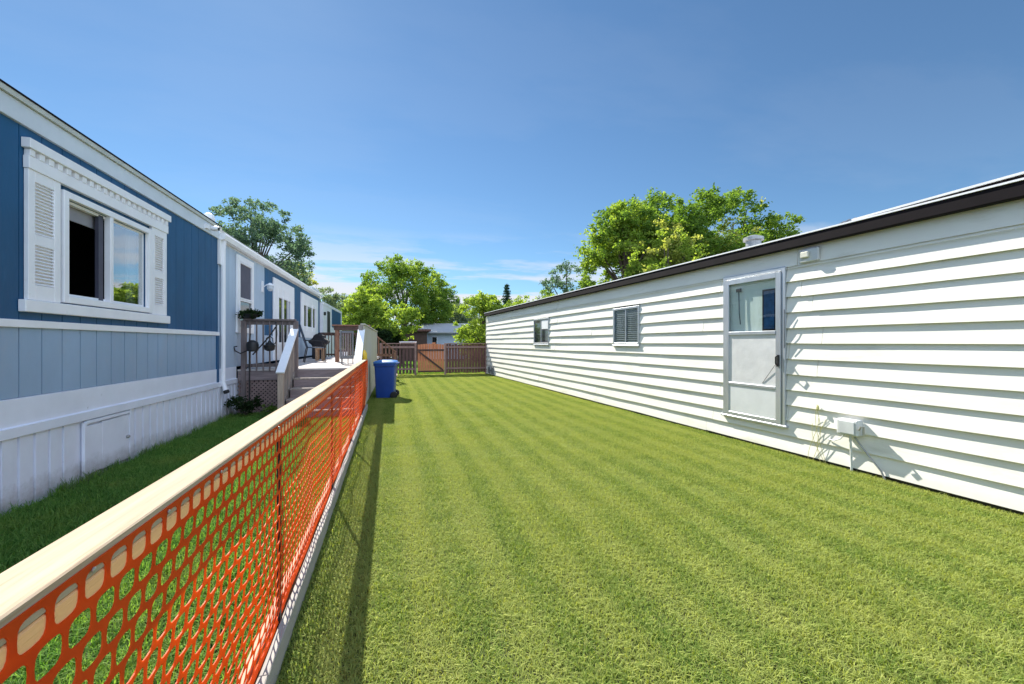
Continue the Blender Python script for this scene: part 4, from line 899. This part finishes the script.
# two more homes beside this yard's neighbours, seen only from a step aside
# ------------------------------------------------------------ trees
def tree(name, label, x, y, h, rx, ry, zc0, m, n, ls, grp=None, clumps=26, trunk_r=0.22, extra=None, cr=0.27, lean=0.0, flat=0.75):
    e = empty(name, label, 'tree', (x, y, 0), 0, grp); rx *= 1.08; ry *= 1.08
    rad_z = (h-zc0)/2; cz = zc0+rad_z
    cs = []
    for i in range(clumps):
        d = rng.normal(size=3); d /= np.linalg.norm(d); q_ = rng.uniform(0.45, 1.0)**0.6
        s = rng.uniform(0.75, 1.3)*cr*max(rx, rad_z)*1.12
        # narrower towards the top
        zz = d[2]*q_; tap = 1.0-0.25*max(0, zz)
        cs.append((d[0]*q_*(rx-s*0.45)*tap+lean*zz, d[1]*q_*(ry-s*0.45)*tap, cz+zz*(rad_z-s*0.4), s))
    # ragged sprigs round the outline
    for i in range(clumps*4):
        d = rng.normal(size=3); d /= np.linalg.norm(d); s = rng.uniform(0.3, 0.7)*cr*max(rx, rad_z)*0.8
        cs.append((d[0]*(rx-0.3*s), d[1]*(ry-0.3*s), cz+d[2]*(rad_z-0.3*s), s))
    tb = MB(); tb.tube([(0, 0, 0), (0.04, 0.02, zc0*0.6), (lean*0.2, 0, zc0+rad_z*0.5), (lean*0.5, 0, cz+rad_z*0.5)], [trunk_r, trunk_r*0.8, trunk_r*0.5, trunk_r*0.15], n=9)
    for c in cs[:clumps]:
        z0_ = max(0.5, min(c[2]-0.4, zc0*0.7 + (c[2]-zc0*0.7)*0.45)); 
        mid = (c[0]*0.45, c[1]*0.45, (z0_+c[2])/2+0.1)
        tb.tube([(0.02, 0, z0_), mid, c[:3]], [trunk_r*0.38, trunk_r*0.22, trunk_r*0.07], n=6)
    tb.build('trunk', M['bark'], e, smooth=True)
    if extra:
        mm, frac = extra; k = int(len(cs)*frac); idx_ = rng.permutation(len(cs)); a_ = [cs[i] for i in idx_[:k]]; b_ = [cs[i] for i in idx_[k:]]
        foliage('crown', m, b_, int(n*(1-frac)), ls, e); foliage('crown_second_tone', mm, a_, int(n*frac), ls, e)  # randomly picked clumps get a second leaf colour
    else: foliage('crown', m, cs, n, ls, e)
    return e
def at(px, Z):
    """ground point seen at column px at depth Z (used while laying out the distant planting)"""
    Rr = (px-512)/410*Z; c, s = math.cos(YAW), math.sin(YAW); return (Rr*c+Z*s, -Rr*s+Z*c)
def ht(py, Z): return 1.5+(343-py)*Z/410
x, y = at(256, 29); tree('deciduous_tree', 'tall blue green tree with airy crown rising behind the blue home', x, y, ht(201, 29), 3.3, 3.3, 3.6, LM['blue'], 21000, 0.17, clumps=34, cr=0.22, trunk_r=0.3)
x, y = at(293, 34); tree('young_tree', 'small yellow green tree peeking over the blue home roof', x, y, ht(262, 34), 1.7, 1.7, 3.0, LM['yellow'], 5000, 0.16, clumps=12)
x, y = at(404, 42); tree('deciduous_tree', 'broad bright green tree in the middle beyond the back fence', x, y, ht(257, 42), 4.1, 4.1, 0.8, LM['mid'], 24000, 0.21, clumps=34, extra=(LM['bright'], 0.25), cr=0.24)
x, y = at(366, 30); tree('deciduous_tree', 'rounded bright green tree between the blue home and the middle tree', x, y, ht(287, 30), 1.5, 1.9, 1.0, LM['bright'], 11000, 0.16, clumps=20, cr=0.28)
x, y = at(432, 45); tree('deciduous_tree', 'green tree right of the middle tree above the pale house', x, y, ht(273, 45), 2.6, 2.6, 3.4, LM['mid'], 9000, 0.17, clumps=16, extra=(LM['bright'], 0.3))
x, y = at(386, 28); shrub(x, y, 2.6, 1.5, LM['dark'], 'large green bush below the middle tree beyond the fence', 9000, 0.13, nm='bush')
x, y = at(402, 28); tree('young_tree', 'light green young tree glowing before the middle tree', x, y, ht(303, 28), 1.1, 1.1, 1.6, LM['bright'], 3600, 0.14, clumps=10, trunk_r=0.08)
x, y = at(376, 27); shrub(x, y, 2.7, 1.6, LM['dark'], 'dark dense bush behind the far deck stairs', 7000, 0.14, nm='bush')
x, y = at(345, 29); shrub(x, y, 3.4, 1.5, LM['bright'], 'bright bush at the far corner of the blue home', 6000, 0.14, nm='bush')
x, y = at(328, 60); tree('deciduous_tree', 'distant grey green tree past the end of the blue home', x, y, ht(288, 60), 3.6, 3.6, 3, LM['olive'], 5000, 0.3, clumps=16)
x, y = at(350, 70); tree('deciduous_tree', 'distant olive tree seen through the gap left of the middle tree', x, y, ht(300, 70), 4.5, 4, 3, LM['olive'], 5000, 0.34, clumps=16)
x, y = at(482, 24); tree('hedge_tree', 'rounded light green hedge tree at the far corner of the cream sided home', x, y, ht(294, 24), 1.45, 1.7, 0.2, LM['bright'], 16000, 0.13, clumps=26, trunk_r=0.12)
x, y = at(452, 52); tree('deciduous_tree', 'distant dark tree behind the pale house', x, y, ht(303, 52), 3.2, 3, 2, LM['olive'], 6000, 0.26, clumps=16)
# spruce
def spruce(x, y, h, label):
    e = empty('spruce_tree', label, 'tree', (x, y, 0)); MB().tube([(0, 0, 0), (0, 0, h)], [0.16, 0.02], n=8).build('trunk', M['bark'], e)
    P = []; V = []; T = []
    for i in range(26):
        z = h*(0.10+0.9*i/26); r = (h-z)*0.30+0.10
        for k in range(11):
            a = rng.uniform(0, 6.28)
            for j in range(26):
                t = rng.random(); p = np.array([math.cos(a)*r*t, math.sin(a)*r*t, z-0.22*r*t+0.1*r*t*t]); P.append(p + rng.normal(size=3)*0.05)
    P = np.array(P); k = len(P); u = rng.normal(size=(k, 3)); u /= np.linalg.norm(u, axis=1)[:, None]; v = rng.normal(size=(k, 3)); v -= (v*u).sum(1)[:, None]*u; v /= np.linalg.norm(v, axis=1)[:, None]
    s = 0.20; Vv = np.stack([P-u*s*0.5, P+v*s*0.18, P+u*s*0.5, P-v*s*0.18], 1).reshape(-1, 3)
    npmesh('crown', Vv, np.arange(k*4).reshape(-1, 4), LM['spruce'], rng.random(k), e)
x, y = at(507, 42); spruce(x, y, ht(283, 42), 'small dark spruce tree peeking above the far roof end of the cream home')
x, y = at(458, 60); spruce(x, y, ht(297, 60), 'far dark spruce between the middle tree and the hedge tree')
for i, (px, Z, top, r) in enumerate(((524, 27, 296, 1.5), (546, 26, 290, 1.5))):
    x, y = at(px, Z); tree('hedge_tree', ['bushy green hedge tree just right of the spruce behind the cream home', 'bushy green hedge tree showing over the roof nearer the tall trees'][i], x, y, ht(top, Z), r, r, 0.6, LM['bright'], 8000, 0.13, clumps=16, trunk_r=0.1, grp='hedge trees behind the cream home')
x, y = at(566, 30); tree('deciduous_tree', 'blue green tree left of the tall trees behind the cream home', x, y, ht(264, 30), 1.7, 1.8, 2, LM['blue'], 8000, 0.15, clumps=18)
x, y = at(626, 22); tree('maple_tree', 'tall green maple, leftmost of the trees over the cream home roof', x, y, ht(204, 22), 2.2, 2.4, 2.6, LM['mid'], 24000, 0.16, clumps=34, extra=(LM['bright'], 0.45), cr=0.25, trunk_r=0.25)
x, y = at(700, 21.5); tree('maple_tree', 'tall maple with yellowish leaves in the middle over the cream home roof', x, y, ht(192, 21.5), 2.6, 2.6, 2.6, LM['mid'], 26000, 0.16, clumps=38, extra=(LM['yellow'], 0.12), cr=0.24, trunk_r=0.25)
x, y = at(668, 18.5); tree('maple_tree', 'yellow leaved young maple before the tall trees over the cream home roof', x, y, ht(222, 18.5), 1.5, 1.7, 2.2, LM['yellow'], 10000, 0.13, clumps=20, extra=(LM['bright'], 0.5), cr=0.26, trunk_r=0.14)
x, y = at(655, 24); tree('maple_tree', 'green maple filling the gap between the leftmost and the tall yellowish maple', x, y, ht(196, 24), 2.0, 2.2, 3.0, LM['mid'], 14000, 0.16, clumps=24, extra=(LM['bright'], 0.4), cr=0.24, trunk_r=0.2)
x, y = at(733, 25); tree('maple_tree', 'maple with upright sprays between the tall yellowish maple and the rightmost one', x, y, ht(190, 25), 1.9, 2.2, 3.0, LM['mid'], 13000, 0.16, clumps=24, extra=(LM['yellow'], 0.15), cr=0.22, trunk_r=0.2)
x, y = at(770, 24); tree('maple_tree', 'green maple with thin outer branches, rightmost over the cream home roof', x, y, ht(214, 24), 1.5, 2.2, 3.0, LM['mid'], 13000, 0.16, clumps=26, extra=(LM['bright'], 0.3), cr=0.22, trunk_r=0.2)
# uneven taller tufts where the mower does not reach: wall foot, fence foot, panel foot
def edge_tufts(name, label, pts, m, n, hmin, hmax, wd):
    Vs = []; Fs = []; Ts = []; o = 0
    for (x, y) in pts:
        k = int(n*rng.uniform(0.3, 1.4)); V, F, t = blades(k, 0.10, hmin, hmax*rng.uniform(0.6, 1.25), wd, 0.8)
        V = V + np.array([x, y, 0]); Vs.append(V); Fs.append(F+o); Ts.append(t); o += len(V)
    ob = npmesh(name, np.concatenate(Vs), np.concatenate(Fs), m, np.concatenate(Ts)); return tag(ob, label, 'grass', kind='stuff')
nx_, ny_ = math.cos(B), math.sin(B)
pts = []
for i in range(330):
    s_ = rng.uniform(0.5, 19); d_ = D - 0.06 - abs(rng.normal())*0.035
    if rng.random() < 0.75: pts.append((nx_*d_ - ny_*s_, ny_*d_ + nx_*s_))
edge_tufts('edge_grass', 'uneven uncut grass tufts along the foot of the cream sided home', pts, M['lawn'], 14, 0.02, 0.058, 0.004)
pts = []
for i in range(260):
    y_ = rng.uniform(1.0, 9.7); pts.append((-0.478 + 0.05 + abs(rng.normal())*0.03 - y_*math.sin(FA), y_))
edge_tufts('edge_grass', 'longer grass tufts along the foot of the orange netted fence', pts, M['lawn'], 12, 0.03, 0.07, 0.004)
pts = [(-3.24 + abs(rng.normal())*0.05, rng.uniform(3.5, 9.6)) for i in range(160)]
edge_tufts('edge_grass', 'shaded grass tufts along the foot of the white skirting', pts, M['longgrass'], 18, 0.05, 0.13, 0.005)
